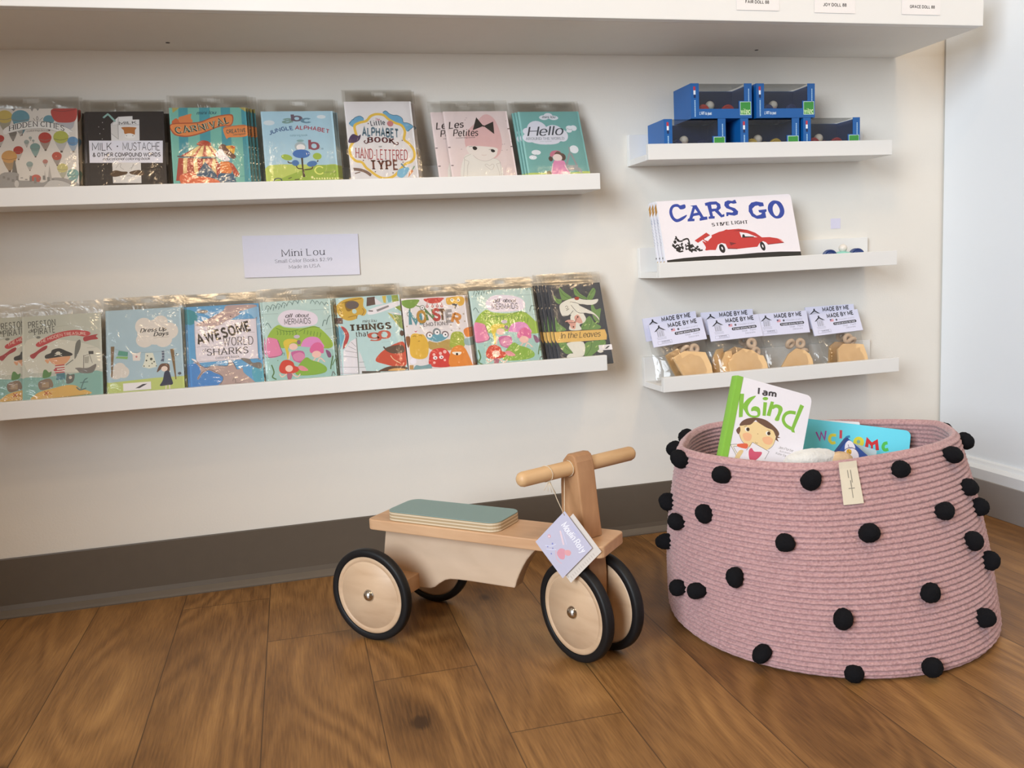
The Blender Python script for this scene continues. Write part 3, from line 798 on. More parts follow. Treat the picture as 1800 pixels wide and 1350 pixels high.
["p","4f7c86",[535,616,673,623,675,502,530,500]],
["l","8b938c",9,[569,498,568,423]],
["l","8b938c",9,[640,497,642,425]],
["c","7b756e",[834,693,912,696,969,684,1055,686,1171,744,1163,662,1097,585,925,597,869,658]],
["l","6d655e",11,[972,683,980,920]],
["l","6d655e",8,[1059,981,1114,764]],
["p","4a4844",[1059,989,1138,985,1138,927,1059,932]],
["l","6d655e",8,[987,911,1058,923]],
["p","a9a79a",[993,886,1065,898,1056,768,992,772]],
["c","d8ad5a",[145,174,202,270,314,324,511,364,695,397,837,378,907,316,1035,266,1070,207,622,180]],
["s","8d7b4a",10,[152,173,622,185,1063,202]],
["l","b5533f",13,[342,314,405,238]],
["l","b5533f",13,[405,317,342,243]],
["l","b5533f",12,[412,285,454,258]],
["c","8a7560",[253,486,429,536,484,405,427,362,280,342]],
["p","a58d6e",[302,482,414,474,413,379,301,388]],
["c","5f8a4f",[317,560,332,686,375,699,416,649,458,662,443,583,387,555]],
["c","6a6a62",[689,430,705,597,754,577,825,580,795,445]],
["e","cfc0b0",757,529,26,29,0],
["s","5b7a76",21,[851,345,907,292,1007,316]],
["s","5b7a76",18,[922,307,981,464,1038,492]],
["s","5b7a76",15,[909,421,1038,427]],
],
'dres':[
["f","a9c0ca"],
["p","bcc775",[-36,375,365,392,786,408,1297,402,1283,37,-56,151]],
["e","dbd3ca",620,1382,148,167,0],
["e","dbd3ca",800,1263,227,240,0],
["e","dbd3ca",906,1453,121,121,0],
["e","dbd3ca",1042,1270,157,162,0],
["e","dbd3ca",626,1126,148,142,0],
["e","dbd3ca",937,1113,150,144,0],
["e","dbd3ca",701,1251,198,191,0],
["e","d8d0c6",192,619,104,115,0],
["e","d8d0c6",259,553,90,107,0],
["e","d8d0c6",133,515,97,84,0],
["t","3c3a38","Dress Up",560,1272,985,1279,70,"c",0.17,0],
["t","3c3a38","Days",783,1187,1018,1193,70,"c",0.17,0],
["l","a39a92",6,[775,1152,1038,1157]],
["p","7d6240",[58,1042,118,1039,70,474,49,475]],
["p","7d6240",[1044,923,1109,927,1126,351,1109,352]],
["s","8a9a9a",4,[112,993,381,917,802,887,1044,918]],
["p","5a9a86",[187,958,339,919,330,842,164,867]],
["p","8ab56a",[157,852,337,834,322,788,128,822]],
["p","e2d8d0",[388,909,436,891,492,888,556,908,540,846,533,745,415,752,414,853]],
["e","c98a8a",476,822,17,19,0],
["p","dcdccb",[625,881,752,874,783,738,814,610,679,587,568,626,614,748]],
["e","4a5246",720,761,23,25,0],
["e","4a5246",639,739,14,16,0],
["e","4a5246",659,827,11,13,0],
["e","4a5246",767,707,13,14,0],
["e","4a5246",596,639,11,12,0],
["e","4a5246",681,634,10,11,0],
["e","4a5246",731,678,11,13,0],
["e","4a5246",800,626,10,11,0],
["p","5a6478",[901,898,944,896,940,776,930,697,874,709,904,763]],
["l","c9ccd0",9,[897,866,946,869]],
["l","c9ccd0",9,[898,811,941,813]],
["l","c9ccd0",9,[899,763,936,764]],
["c","6a4a3a",[803,508,857,639,936,665,1013,637,1016,517,959,521,934,602,875,558]],
["e","e8d2c4",932,563,54,50,0],
["c","30344a",[937,507,1008,510,1040,389,1061,269,950,254,844,255,897,352]],
["l","e0d2c0",21,[950,254,940,177]],
["l","e0d2c0",21,[1007,258,1006,171]],
["e","5a5a62",1184,458,31,25,0],
["l","8aa070",6,[1183,434,1153,381]],
["e","4a4a50",1148,829,10,11,0],
["e","4a4a50",1137,794,9,10,0],
],
'shar':[
["f","5f9fca"],
["c","3f8f9a",[-38,1677,149,1615,173,1465,67,1373,-18,1428]],
["c","8fb9d6",[920,1618,1297,1629,1341,1088,1238,600,1193,1399]],
["c","4a86c4",[9,615,351,508,576,329,478,99,6,140]],
["c","5aa5b8",[1081,449,1292,514,1300,140,1111,188]],
["c","b39a98",[289,1441,484,1528,636,1619,685,1708,850,1715,1150,1706,1239,1667,1039,1611,902,1569,930,1534,746,1428,597,1404,506,1361,313,1324,139,1352,170,1391]],
["s","7d7072",8,[289,1433,484,1525,636,1611]],
["c","7d7a78",[164,1615,283,1657,370,1619,295,1582]],
["e","3a3236",278,1417,12,13,0],
["e","5a4c4c",757,1494,12,13,0],
["c","dcd3da",[119,1402,185,1418,506,1361,625,1386,716,1422,1187,1420,1207,1382,1194,669,1166,638,140,653,116,687]],
["s","8f8a90",6,[124,1410,120,679,213,655,1166,638,1195,677,1205,1390,1179,1420,746,1420]],
["c","b8a09e",[139,1352,313,1324,534,1326,686,1415,931,1542,748,1461,507,1377,243,1403]],
["s","8a8288",6,[165,1260,253,1278,325,1249,504,1328,668,1350]],
["s","8a8288",6,[144,935,268,942,398,916,458,945,604,942]],
["s","8a8288",6,[978,1155,1060,1166,1164,1150]],
["t","4a4448","the",342,1248,457,1261,62,"s",0.12,0],
["t","35302f","AWESOME",175,986,1100,1205,170,"n",0.24,0],
["t","5a5254","WORLD",604,929,1122,918,155,"s",0.12,0],
["t","5a5254","of",242,839,300,842,58,"s",0.12,0],
["t","443f40","SHARKS",311,761,1023,756,121,"s",0.13,0],
["t","6b6466","coloring book",454,685,864,681,45,"s",0.12,0],
["c","b39b95",[35,717,127,678,251,532,426,558,644,533,678,643,735,607,816,454,905,480,929,381,1097,205,1108,140,479,130,566,282,519,366,420,422,321,478,218,423,141,318,121,351,191,473,138,589]],
["s","5a5654",8,[35,717,251,540,427,574,644,536,681,646,743,614,808,455]],
["s","5a5654",8,[127,327,219,455,350,484,561,331,496,176]],
["c","ece8ea",[35,717,106,696,125,638]],
["c","ece8ea",[663,636,708,649,735,598,677,611]],
["c","ece8ea",[832,493,877,498,882,465]],
["c","7d7670",[885,660,1032,640,1087,563,1206,561,1255,517,1228,437,1126,470,1026,535]],
["s","6b605c",8,[724,237,749,299,775,232,759,202]],
["l","6b605c",8,[773,201,868,193]],
],
'merm':[
["f","b9cfc9"],
["c","a3c6be",[22,754,538,788,1199,689,1301,497,1291,43,-15,154]],
["c","9ab84a",[36,989,132,1141,259,1223,363,1169,592,1136,738,1139,914,1156,1066,1037,1209,810,1113,711,683,791,294,777,59,903]],
["s","55783a",9,[205,1166,316,1111,458,1085,604,1104]],
["s","55783a",9,[616,1072,737,1124,884,1143,999,1119]],
["s","55783a",9,[223,1119,233,1057,218,1035]],
["s","55783a",9,[277,1114,288,1052,272,1031]],
["s","55783a",9,[332,1110,342,1048,326,1026]],
["s","55783a",9,[386,1106,396,1044,380,1022]],
["s","55783a",9,[441,1102,451,1039,435,1018]],
["s","55783a",9,[495,1097,505,1035,489,1013]],
["s","55783a",9,[550,1093,560,1031,544,1009]],
["s","55783a",9,[720,1095,700,1020]],
["s","55783a",9,[777,1081,757,1003]],
["s","55783a",9,[834,1067,814,986]],
["s","55783a",9,[892,1054,871,969]],
["s","55783a",9,[949,1040,928,952]],
["s","55783a",9,[1007,1026,985,936]],
["s","44605c",9,[41,1518,74,1600,123,1573,134,1518]],
["s","44605c",9,[139,1535,173,1614,222,1587,233,1535]],
["s","44605c",9,[238,1552,272,1628,321,1601,333,1552]],
["s","44605c",9,[338,1569,372,1642,421,1615,432,1569]],
["s","44605c",9,[438,1586,472,1656,521,1629,533,1586]],
["s","44605c",9,[538,1603,572,1670,621,1643,633,1603]],
["s","44605c",9,[639,1620,673,1684,722,1657,734,1621]],
["s","44605c",9,[81,1484,101,1559]],
["s","44605c",9,[180,1501,199,1573]],
["s","44605c",9,[280,1518,299,1587]],
["s","44605c",9,[379,1535,398,1601]],
["s","44605c",9,[860,1594,902,1661,942,1603]],
["s","44605c",9,[944,1575,986,1640,1026,1581]],
["s","44605c",9,[1028,1556,1070,1620,1110,1559]],
["s","44605c",9,[1112,1538,1155,1600,1194,1538]],
["s","8fa5a2",6,[7,1443,266,1438]],
["s","8fa5a2",6,[850,1471,1205,1467]],
["s","8fa5a2",6,[1085,1081,1233,1101]],
["s","44605c",11,[1121,1171,1161,1292,1210,1350]],
["s","44605c",11,[1046,1146,1083,1251,1127,1248]],
["s","44605c",9,[23,1227,68,1269,119,1173]],
["c","e2d6e0",[250,1316,293,1421,414,1489,617,1488,819,1450,932,1387,976,1291,917,1187,710,1165,493,1166,322,1203]],
["t","4a4448","all",390,1352,498,1351,74,"c",0.13,0],
["t","4a4448","about",571,1353,804,1338,68,"c",0.13,0],
["t","4a4448","MERMAIDS",367,1223,838,1216,101,"n",0.12,0],
["c","df85a8",[28,966,121,982,218,936,253,811,271,657,28,625]],
["s","7a5a6a",9,[218,936,258,780,271,650,27,617]],
["c","dc8cc0",[625,796,692,913,811,957,941,931,1007,842,1027,733,682,776]],
["c","dcc14a",[315,882,405,944,548,924,559,878,442,857,392,754,412,631,365,559,353,696]],
["e","ecc6b8",488,792,79,64,0],
["s","ecc6b8",27,[425,706,393,556]],
["s","ecc6b8",24,[533,712,588,677]],
["c","c56a9a",[445,689,562,710,661,686,683,593,648,505,630,461,491,518,453,597]],
["c","d68aac",[469,626,588,677,671,625,664,534,519,516]],
["c","d86a9a",[779,723,859,823,963,838,1029,748,1019,627,933,649,802,645]],
["e","ecc0b4",894,614,84,68,0],
["s","ecc6b8",21,[820,491,867,548]],
["s","ecc6b8",21,[905,469,954,541,1035,458]],
["c","8a5a7a",[1067,684,1137,648,1159,555,1100,544]],
["c","8ab048",[540,408,695,570,806,507,947,450,1055,350,1019,262,785,229,501,260]],
["c","cf4a3c",[205,406,262,522,364,551,460,498,484,428,553,392,534,318,389,285,234,313]],
["e","efc9b8",381,384,68,63,0],
["s","efc9b8",19,[205,300,244,237,332,290]],
["s","efc9b8",19,[418,290,512,214,573,269]],
["c","b06a7a",[339,289,431,281,396,179,346,183]],
["c","e0909a",[540,408,627,416,721,325,592,328]],
["s","5c7a4a",23,[75,477,109,339,75,251,142,200]],
["s","5c7a4a",21,[1189,567,1148,419,1125,314]],
["s","5c7a4a",15,[1228,503,1160,387]],
["e","7a8f6a",193,550,9,9,0],
["s","6a5a5a",12,[1136,185,1164,265,1203,202]],
["s","5f8a80",9,[258,666,316,684,313,639]],
["e","c8b8c8",566,977,55,34,0],
["e","8a6a80",594,867,35,43,0],
],
'thin':[
["f","b5d0d0"],
["c","c9a344",[-15,1523,69,1633,228,1699,506,1704,505,1532,557,1431,502,1336,397,1358,345,1279,192,1255,48,1343]],
["c","8a6a28",[159,1612,269,1640,286,1477,192,1449]],
["e","655a58",301,1565,125,85,0],
["e","b8cfca",328,1434,43,49,0],
["s","6a4f20",9,[45,1504,84,1422,34,1360]],
["s","6a4f20",9,[485,1484,510,1417,457,1338]],
["s","6a4f20",9,[197,1319,350,1344,360,1278]],
["s","6a4f20",9,[114,1614,270,1657,489,1688]],
["p","5b4744",[590,1700,739,1711,777,1552,565,1521]],
["p","c9b050",[880,1713,959,1718,941,1561,897,1580]],
["p","7fb0b4",[966,1718,1061,1719,1054,1589,990,1576]],
["p","8f9f4a",[1061,1719,1186,1717,1194,1583,1067,1572]],
["p","dcd6da",[737,1686,893,1547,737,1537]],
["c","e4dfe2",[566,1365,637,1460,923,1537,1195,1591,1201,1516,973,1427,687,1351]],
["p","8a8588",[742,1439,983,1518,995,1484,761,1397]],
["l","5a4a4a",22,[595,1426,678,1417]],
["p","dcd6da",[923,1397,1180,1334,1221,1291,1012,1359]],
["p","8a9a4a",[1102,1471,1215,1499,1222,1365]],
["p","b8b060",[951,1371,1039,1325,1149,1072,1095,1141]],
["p","8a9a5a",[1054,1324,1221,1291,1217,1002,1133,1073]],
["e","5a4038",1178,931,40,59,0],
["p","6a5450",[-22,1323,98,1316,89,1196,-30,1203]],
["c","6fa8ba",[-20,1139,60,1102,95,973,54,833,-14,711]],
["c","b0474a",[41,1151,134,1098,184,967,143,827,51,691,68,816,112,972]],
["t","5a5a56","mini lou",459,1196,717,1194,58,"c",0.12,0],
["t","453629","THINGS",217,1045,974,1046,115,"s",0.28,0],
["t","4f4a46","that",311,920,547,921,99,"s",0.14,0],
["t","bf5a4a","g",557,872,744,860,152,"s",0.18,0],
["t","bf5a4a","o",744,860,932,848,209,"s",0.16,0],
["l","a5b5b5",6,[774,778,933,783]],
["p","dfdadf",[7,195,49,660,203,839,312,896,282,188]],
["p","d5d5d8",[335,640,371,542,442,190,296,187]],
["l","8a8a88",18,[313,904,293,187]],
["l","8f8f92",8,[209,823,290,722]],
["l","8f8f92",8,[144,748,285,659]],
["l","8f8f92",8,[85,657,295,603]],
["l","8f8f92",8,[41,558,294,508]],
["l","8f8f92",7,[11,342,293,320]],
["l","8f8f92",7,[2,218,290,195]],
["l","8f8f92",8,[315,412,411,413]],
["l","8f8f92",8,[307,311,431,309]],
["c","c4503c",[626,420,729,564,890,665,1049,735,1201,741,1208,416,1176,274,996,272,795,336]],
["c","5f4a3e",[819,638,968,692,1164,687,1178,548,951,540]],
["s","e8c8a0",14,[917,502,968,418,1092,329]],
["l","4a3f3a",28,[802,687,827,645]],
["c","5f4538",[727,246,894,288,1160,267,1167,194,693,201]],
["c","d9a86a",[841,205,963,243,1155,219,1136,189]],
["p","5d5650",[352,237,694,209,689,162,347,190]],
],
'mons':[
["f","e0d8d8"],
["c","7a9a48",[-5,1562,327,1568,311,1496,233,1418,123,1398,22,1457]],
["l","5a7a4a",22,[147,1405,136,1309]],
["l","5a7a4a",22,[275,1449,356,1414]],
["e","7d8078",125,1281,51,53,0],
["e","e8e4e4",125,1281,37,38,0],
["e","2e2e2e",125,1281,12,13,0],
["e","7d8078",388,1397,51,53,0],
["e","e8e4e4",388,1397,37,39,0],
["e","2e2e2e",388,1397,12,13,0],
["c","c2433f",[437,1574,811,1576,789,1523,706,1476,535,1481]],
["l","b04a44",11,[492,1491,486,1434]],
["e","b04a44",484,1418,26,28,0],
["e","e8d0cc",484,1421,14,15,0],
["l","b04a44",11,[595,1488,588,1431]],
["e","b04a44",586,1414,26,28,0],
["e","e8d0cc",586,1418,14,15,0],
["l","b04a44",11,[691,1485,684,1428]],
["e","b04a44",682,1411,26,28,0],
["e","e8d0cc",683,1415,14,15,0],
["l","b04a44",11,[777,1482,770,1425]],
["e","b04a44",768,1408,27,28,0],
["e","e8d0cc",769,1412,14,15,0],
["c","d9aa44",[872,1553,953,1576,1144,1587,1233,1535,1203,1419,1120,1388,1062,1432,888,1429]],
["e","efe8d8",985,1517,31,33,0],
["e","efe8d8",1111,1508,32,33,0],
["e","4a3a2a",985,1517,13,13,0],
["e","4a3a2a",1105,1505,13,13,0],
["p","5a5a5c",[969,1443,1087,1439,1026,1326]],
["t","5a8f98","M",124,1071,331,1061,238,"n",0.27,0],
["t","b5893f","O",282,1111,430,1113,208,"n",0.27,0],
["t","5a7a50","N",463,1136,589,1146,209,"n",0.27,0],
["t","b0403f","S",580,1139,697,1134,210,"n",0.27,0],
["t","6a4a34","T",704,1125,805,1121,203,"n",0.27,0],
["t","9a9494","E",848,1087,958,1090,212,"n",0.27,0],
["t","d08a44","R",933,1075,1061,1028,180,"n",0.27,0],
["t","5a5256","EMOTIONS",372,1019,848,1021,70,"s",0.16,0],
["e","7d8488",612,879,81,93,0],
["e","7d6a6e",467,839,70,72,0],
["e","7d6a6e",770,830,70,73,0],
["c","6aa0b0",[409,802,617,855,813,796,726,720,598,695,478,734]],
["e","f0eaea",467,834,48,50,0],
["e","2e2830",470,834,15,16,0],
["e","f0eaea",616,884,48,50,0],
["e","2e2830",619,884,16,16,0],
["e","f0eaea",770,827,48,50,0],
["e","2e2830",773,827,16,16,0],
["c","b89a58",[430,721,596,679,852,729,858,519,641,533,442,561]],
["c","dcb148",[56,616,106,850,188,893,278,872,353,853,415,722,419,563,362,408,220,379,74,443]],
["s","6a5020",8,[135,832,175,846,203,829]],
["s","6a5020",8,[259,842,291,853,319,830]],
["s","6a5020",8,[231,732,270,738]],
["c","b8485a",[179,949,208,932,241,951,208,911]],
["c","8a5a3a",[3,824,81,835,74,710,26,618]],
["e","d8d2c8",47,868,24,25,0],
["c","cf4440",[408,405,469,528,598,567,721,552,804,458,831,296,787,188,418,223]],
["e","f2e8e8",522,381,43,35,0],
["e","2e2828",527,376,12,13,0],
["e","f2e8e8",642,386,43,35,0],
["e","2e2828",648,381,12,13,0],
["e","eeb8b0",495,288,25,25,0],
["e","eeb8b0",702,324,23,24,0],
["e","eeb8b0",721,488,34,35,0],
["e","eeb8b0",506,446,28,29,0],
["e","eeb8b0",632,461,31,32,0],
["c","a5b04a",[846,681,897,840,995,875,1102,845,1135,729,1098,552,848,568]],
["c","e08a3c",[794,187,839,488,945,586,1071,586,1151,467,1229,202,1239,153]],
["c","f0e8d8",[871,470,1039,459,1001,405,893,420]],
["e","2e2620",953,424,23,24,0],
["c","e0843c",[1139,893,1241,945,1313,884,1283,770,1171,760]],
["c","9ab0b0",[1133,713,1261,722,1277,590,1135,598]],
["e","e8e2ea",97,348,64,59,0],
["c","7fa0a4",[93,208,146,267,220,246,329,253,422,262,409,153,104,176]],
["p","b8905a",[17,276,92,270,83,186,7,191]],
["e","b8a898",1179,1220,16,17,0],
["e","b8a898",1185,1071,16,17,0],
["e","b8a898",901,1011,16,16,0],
["e","b8a898",309,1006,15,16,0],
["e","b8a898",904,905,16,16,0],
["e","b8a898",1065,929,16,16,0],
["e","b8a898",51,1042,15,16,0],
],
'mer2':[
["f","b9cfc9"],
["c","a3c6be",[-8,784,579,818,1321,706,1426,498,1390,8,-108,128]],
["c","9ab84a",[30,1042,151,1209,300,1298,413,1237,666,1198,830,1201,1028,1218,1191,1086,1340,838,1225,731,743,821,302,808,49,947]],
["s","55783a",10,[235,1235,355,1174,512,1144,677,1163]],
["s","55783a",10,[689,1128,827,1184,994,1204,1121,1176]],
["s","55783a",10,[252,1183,258,1115,238,1091]],
["s","55783a",10,[312,1178,318,1110,299,1086]],
["s","55783a",10,[373,1173,379,1104,359,1081]],
["s","55783a",10,[433,1167,440,1099,420,1075]],
["s","55783a",10,[494,1162,500,1094,481,1070]],
["s","55783a",10,[555,1157,561,1089,542,1065]],
["s","55783a",10,[616,1152,622,1083,603,1060]],
["s","55783a",10,[806,1152,778,1070]],
["s","55783a",10,[870,1137,841,1051]],
["s","55783a",10,[933,1121,904,1032]],
["s","55783a",10,[996,1106,967,1014]],
["s","55783a",10,[1060,1090,1030,995]],
["s","55783a",10,[1124,1075,1094,976]],
["s","44605c",10,[84,1624,128,1714,180,1684,187,1623]],
["s","44605c",10,[195,1642,239,1729,290,1698,298,1641]],
["s","44605c",10,[306,1659,350,1743,401,1713,410,1659]],
["s","44605c",10,[417,1677,461,1757,513,1727,522,1676]],
["s","44605c",10,[529,1694,572,1771,624,1741,634,1694]],
["s","44605c",10,[641,1712,684,1786,736,1755,746,1711]],
["s","44605c",10,[754,1730,796,1800,848,1770,859,1729]],
["s","44605c",10,[126,1586,154,1669]],
["s","44605c",10,[237,1604,264,1683]],
["s","44605c",10,[348,1621,375,1698]],
["s","44605c",10,[460,1639,486,1712]],
["s","44605c",10,[996,1698,1047,1771,1087,1707]],
["s","44605c",10,[1088,1676,1138,1748,1179,1682]],
["s","44605c",10,[1180,1655,1230,1724,1271,1657]],
["s","44605c",10,[1272,1633,1323,1701,1363,1632]],
["s","8fa5a2",7,[40,1542,326,1534]],
["s","8fa5a2",7,[978,1563,1371,1554]],
["s","8fa5a2",7,[1215,1134,1383,1154]],
["s","44605c",12,[1261,1232,1312,1363,1370,1427]],
["s","44605c",12,[1175,1205,1223,1320,1272,1316]],
["s","44605c",10,[37,1304,92,1350,140,1244]],
["c","e2d6e0",[299,1400,356,1514,495,1588,721,1585,942,1540,1063,1470,1106,1364,1033,1251,801,1229,557,1233,370,1275]],
["t","4a4448","all",457,1437,578,1435,82,"c",0.13,0],
["t","4a4448","about",659,1437,917,1418,75,"c",0.13,0],
["t","4a4448","MERMAIDS",421,1296,947,1284,112,"n",0.12,0],
["c","df85a8",[19,1017,125,1033,230,982,259,845,266,677,-13,642]],
["s","7a5a6a",10,[230,982,262,811,265,669,-14,634]],
["c","dc8cc0",[678,826,762,954,900,1001,1044,972,1112,874,1129,755,741,804]],
["c","dcc14a",[335,923,441,989,601,967,610,916,476,894,411,782,424,647,364,569,362,719]],
["e","ecc6b8",523,823,89,70,0],
["s","ecc6b8",30,[444,729,396,566]],
["s","ecc6b8",26,[567,735,627,697]],
["c","c56a9a",[466,710,599,733,710,707,728,605,681,509,658,461,504,524,467,610]],
["c","d68aac",[488,642,627,697,717,639,702,541,536,521]],
["c","d86a9a",[847,745,945,854,1062,870,1131,772,1113,640,1017,665,868,660]],
["e","ecc0b4",970,627,95,75,0],
["s","ecc6b8",23,[877,493,935,555]],
["s","ecc6b8",23,[972,469,1033,547,1120,457]],
["c","8a5a7a",[1171,702,1249,662,1268,561,1199,550]],
["c","8ab048",[551,404,741,579,863,511,1019,448,1136,340,1089,245,819,209,495,243]],
["c","cf4a3c",[168,403,244,529,362,561,468,502,489,426,565,386,537,306,368,270,194,301]],
["e","efc9b8",368,378,78,69,0],
["s","efc9b8",21,[159,288,197,218,304,276]],
["s","efc9b8",21,[401,276,504,193,578,253]],
["c","b06a7a",[312,275,416,266,367,155,311,160]],
["c","e0909a",[551,404,651,412,752,313,604,317]],
["s","5c7a4a",26,[27,481,52,330,5,234,78,179]],
["s","5c7a4a",23,[1303,575,1247,413,1214,300]],
["s","5c7a4a",17,[1343,505,1259,379]],
["e","7a8f6a",168,560,10,10,0],
["s","6a5a5a",13,[1219,160,1257,248,1297,179]],
["s","5f8a80",10,[251,687,319,706,312,657]],
["e","c8b8c8",625,1024,61,37,0],
["e","8a6a80",649,904,39,47,0],
],
'leav':[
["f","3d4149"],
["c","6f9354",[101,1519,165,1432,268,1402,207,1311,125,1374]],
["c","6f9354",[249,1660,355,1553,483,1428,338,1391,261,1419]],
["c","6f9354",[552,1616,591,1635,673,1508,801,1408,744,1384,627,1440,554,1495]],
["c","6f9354",[797,1382,873,1518,971,1617,1014,1548,945,1411,883,1364]],
["c","6f9354",[75,1064,106,920,259,769,158,742,44,748]],
["c","6f9354",[883,1309,916,1238,953,1149,1060,1162,1019,1025,964,855,871,964,852,1171]],
["c","6f9354",[558,776,659,907,794,1019,875,877,995,785,919,729,571,742]],
["c","6f9354",[60,508,218,488,272,377,310,275,168,269,83,391]],
["c","6f9354",[558,372,634,468,766,484,913,482,905,330,798,254,677,179,552,189]],
["c","6f9354",[913,482,1042,473,1000,323,916,295]],
["s","4f6f3e",11,[255,1634,314,1503,446,1412]],
["s","4f6f3e",11,[579,1615,635,1492,782,1400]],
["s","4f6f3e",11,[993,1584,882,1466,833,1380]],
["s","4f6f3e",10,[108,1493,161,1389,244,1335]],
["s","4f6f3e",10,[81,1038,100,837,159,750]],
["s","4f6f3e",10,[809,1001,805,864,738,749]],
["s","4f6f3e",10,[105,471,208,365,295,284]],
["s","4f6f3e",10,[748,468,697,329,584,195]],
["s","4f6f3e",10,[573,759,724,886]],
["e","a8bf74",675,837,37,12,35],
["e","a8bf74",845,793,37,12,35],
["e","a8bf74",148,411,35,12,35],
["e","a8bf74",657,390,35,12,35],
["e","a8bf74",917,875,37,12,35],
["e","a8bf74",831,369,35,12,35],
["c","e2ded2",[189,1202,215,1302,336,1374,482,1415,606,1415,725,1376,901,1360,1036,1369,986,1287,847,1250,676,1283,604,1269,749,1176,890,1083,976,975,974,915,882,1032,685,1093,710,972,657,890,550,845,571,742,324,757,373,905,385,1023,408,1073,285,1045,219,1065]],
["s","55504a",10,[421,1345,541,1323,674,1266,865,1249]],
["s","55504a",10,[439,1276,550,1117,683,1085,884,1040,974,915]],
["s","55504a",10,[235,1056,355,1058,468,1155]],
["s","55504a",9,[313,1239,342,1263,366,1245,354,1211,319,1209]],
["s","55504a",12,[323,1170,387,1201]],
["c","a34030",[535,1418,574,1442,636,1436,619,1380,557,1377]],
["c","d8a092",[257,928,328,967,428,953,475,917,470,1019,544,1066,588,1013,623,891,554,878,489,899,441,766,361,796,338,890]],
["s","5a3a36",10,[265,920,389,904,473,900]],
["s","5a3a36",10,[456,901,537,1015]],
["e","4a2e2c",298,918,20,13,0],
["e","4a2e2c",541,1015,15,20,0],
["e","4a2e2c",416,810,17,17,0],
["c","e2ded2",[242,487,571,481,539,207,350,205,311,291,250,395]],
["c","e2ded2",[177,186,262,262,476,212,346,156]],
["c","e2ded2",[832,268,902,313,958,258,890,230]],
["p","e2b96a",[-23,731,1068,720,1091,589,1070,497,27,502,-22,612]],
["s","b08a48",8,[-14,730,1067,716]],
["t","4a3a2c","In the Leaves",113,587,943,574,119,"c",0.1,0],
],
'cars':[
["f","ece6ea"],
["c","2f459c",[606,1371,606,1292,495,1270,443,1323,357,1321,305,1239,322,1124,388,1071,509,1113,614,1149,579,1094,471,1030,353,1009,267,1085,237,1201,270,1312,348,1379,449,1387,504,1355]],
["p","2f459c",[718,1336,864,1341,980,1084,1061,1086,1056,1022,878,1005,882,1054,913,1074,888,1125,756,1112,722,1064,772,1054,760,1005,607,1007,619,1056,657,1075,774,1311]],
["p","ece6ea",[768,1168,816,1265,864,1184]],
["p","2f459c",[1056,1373,1175,1395,1321,1394,1398,1332,1399,1245,1336,1199,1403,1101,1456,1119,1447,1062,1369,1046,1247,1190,1187,1179,1194,1085,1231,1083,1219,1033,1086,1034,1090,1077,1128,1089,1102,1313,1058,1316]],
["p","ece6ea",[1191,1329,1302,1330,1320,1286,1295,1244,1192,1243]],
["t","3a3436","STE",1140,874,1379,879,60,"s",0.22,0],
["e","25201e",555,423,31,28,133.18174345318752],
["e","25201e",737,465,21,24,116.81541956464636],
["e","25201e",724,462,21,15,97.87695466246748],
["e","25201e",539,553,17,16,164.94216692553934],
["e","25201e",646,487,29,13,111.14145368390099],
["e","25201e",289,668,40,16,38.786610460451804],
["e","25201e",766,391,17,24,97.06022439674591],
["e","25201e",595,499,34,23,173.98157621709518],
["e","25201e",718,447,19,14,26.22634371732285],
["e","25201e",244,592,32,11,122.02816491858442],
["e","25201e",399,542,36,21,56.84275905235993],
["e","25201e",473,439,13,30,4.115801385489728],
["e","25201e",628,402,12,24,65.9132056515349],
["e","25201e",542,553,13,15,171.93238192640993],
["e","25201e",306,446,41,33,61.988726349542155],
["e","25201e",404,490,34,13,134.71165016723936],
["e","25201e",656,398,13,26,16.412375550918348],
["e","25201e",393,471,39,18,166.35557149700233],
["e","25201e",518,506,20,15,14.075321799703227],
["e","25201e",280,467,44,15,8.739389438722128],
["e","25201e",771,414,19,14,106.91283972479344],
["e","25201e",678,442,21,12,164.89248271955836],
["e","25201e",219,537,40,14,131.69959620780176],
["e","25201e",748,411,27,13,78.21993430807868],
["e","25201e",275,423,21,22,179.87399065250423],
["e","25201e",688,385,21,18,131.31090355803374],
["e","25201e",480,521,23,14,67.86013460136876],
["e","25201e",769,385,23,18,60.926176849168925],
["e","25201e",259,596,38,32,65.03872194409058],
["e","25201e",651,409,27,21,136.7349725591081],
["e","25201e",404,448,20,21,138.55454516837142],
["e","25201e",602,483,34,22,104.51894874370066],
["e","25201e",206,523,20,28,83.32901799670437],
["e","25201e",670,421,29,16,115.93135313842244],
["e","25201e",622,404,20,25,156.584025443009],
["e","25201e",590,385,34,20,95.28121453849127],
["e","25201e",285,425,42,22,124.45660527192511],
["e","25201e",612,419,16,24,104.55215404154309],
["e","25201e",585,469,27,24,114.63600031083145],
["e","25201e",622,514,15,18,117.021071408195],
["e","25201e",321,463,31,12,84.88539082077735],
["e","25201e",343,629,16,18,32.67849837898563],
["e","25201e",325,642,26,20,110.12291113254321],
["e","25201e",545,511,34,11,72.96763473286619],
["e","25201e",363,527,15,29,67.29833806743264],
["e","25201e",217,499,15,25,61.08719625471921],
["s","25201e",31,[222,468,302,532,353,459,316,391,406,399]],
["s","25201e",32,[429,622,549,643,566,514,541,417,582,386]],
["s","25201e",32,[473,478,535,502,544,445,484,435]],
["s","25201e",32,[622,482,691,435,776,387,836,390]],
["s","25201e",31,[293,716,326,615,428,608]],
["e","ece6ea",359,514,20,20,0],
["e","ece6ea",509,462,21,20,0],
["e","ece6ea",434,523,21,20,0],
["e","ece6ea",648,445,21,20,0],
["p","c23a35",[692,598,980,749,1057,687,918,632,908,597,994,563,954,530,879,606,761,546]],
["p","7e2a2c",[1042,688,1057,687,925,629,919,639]],
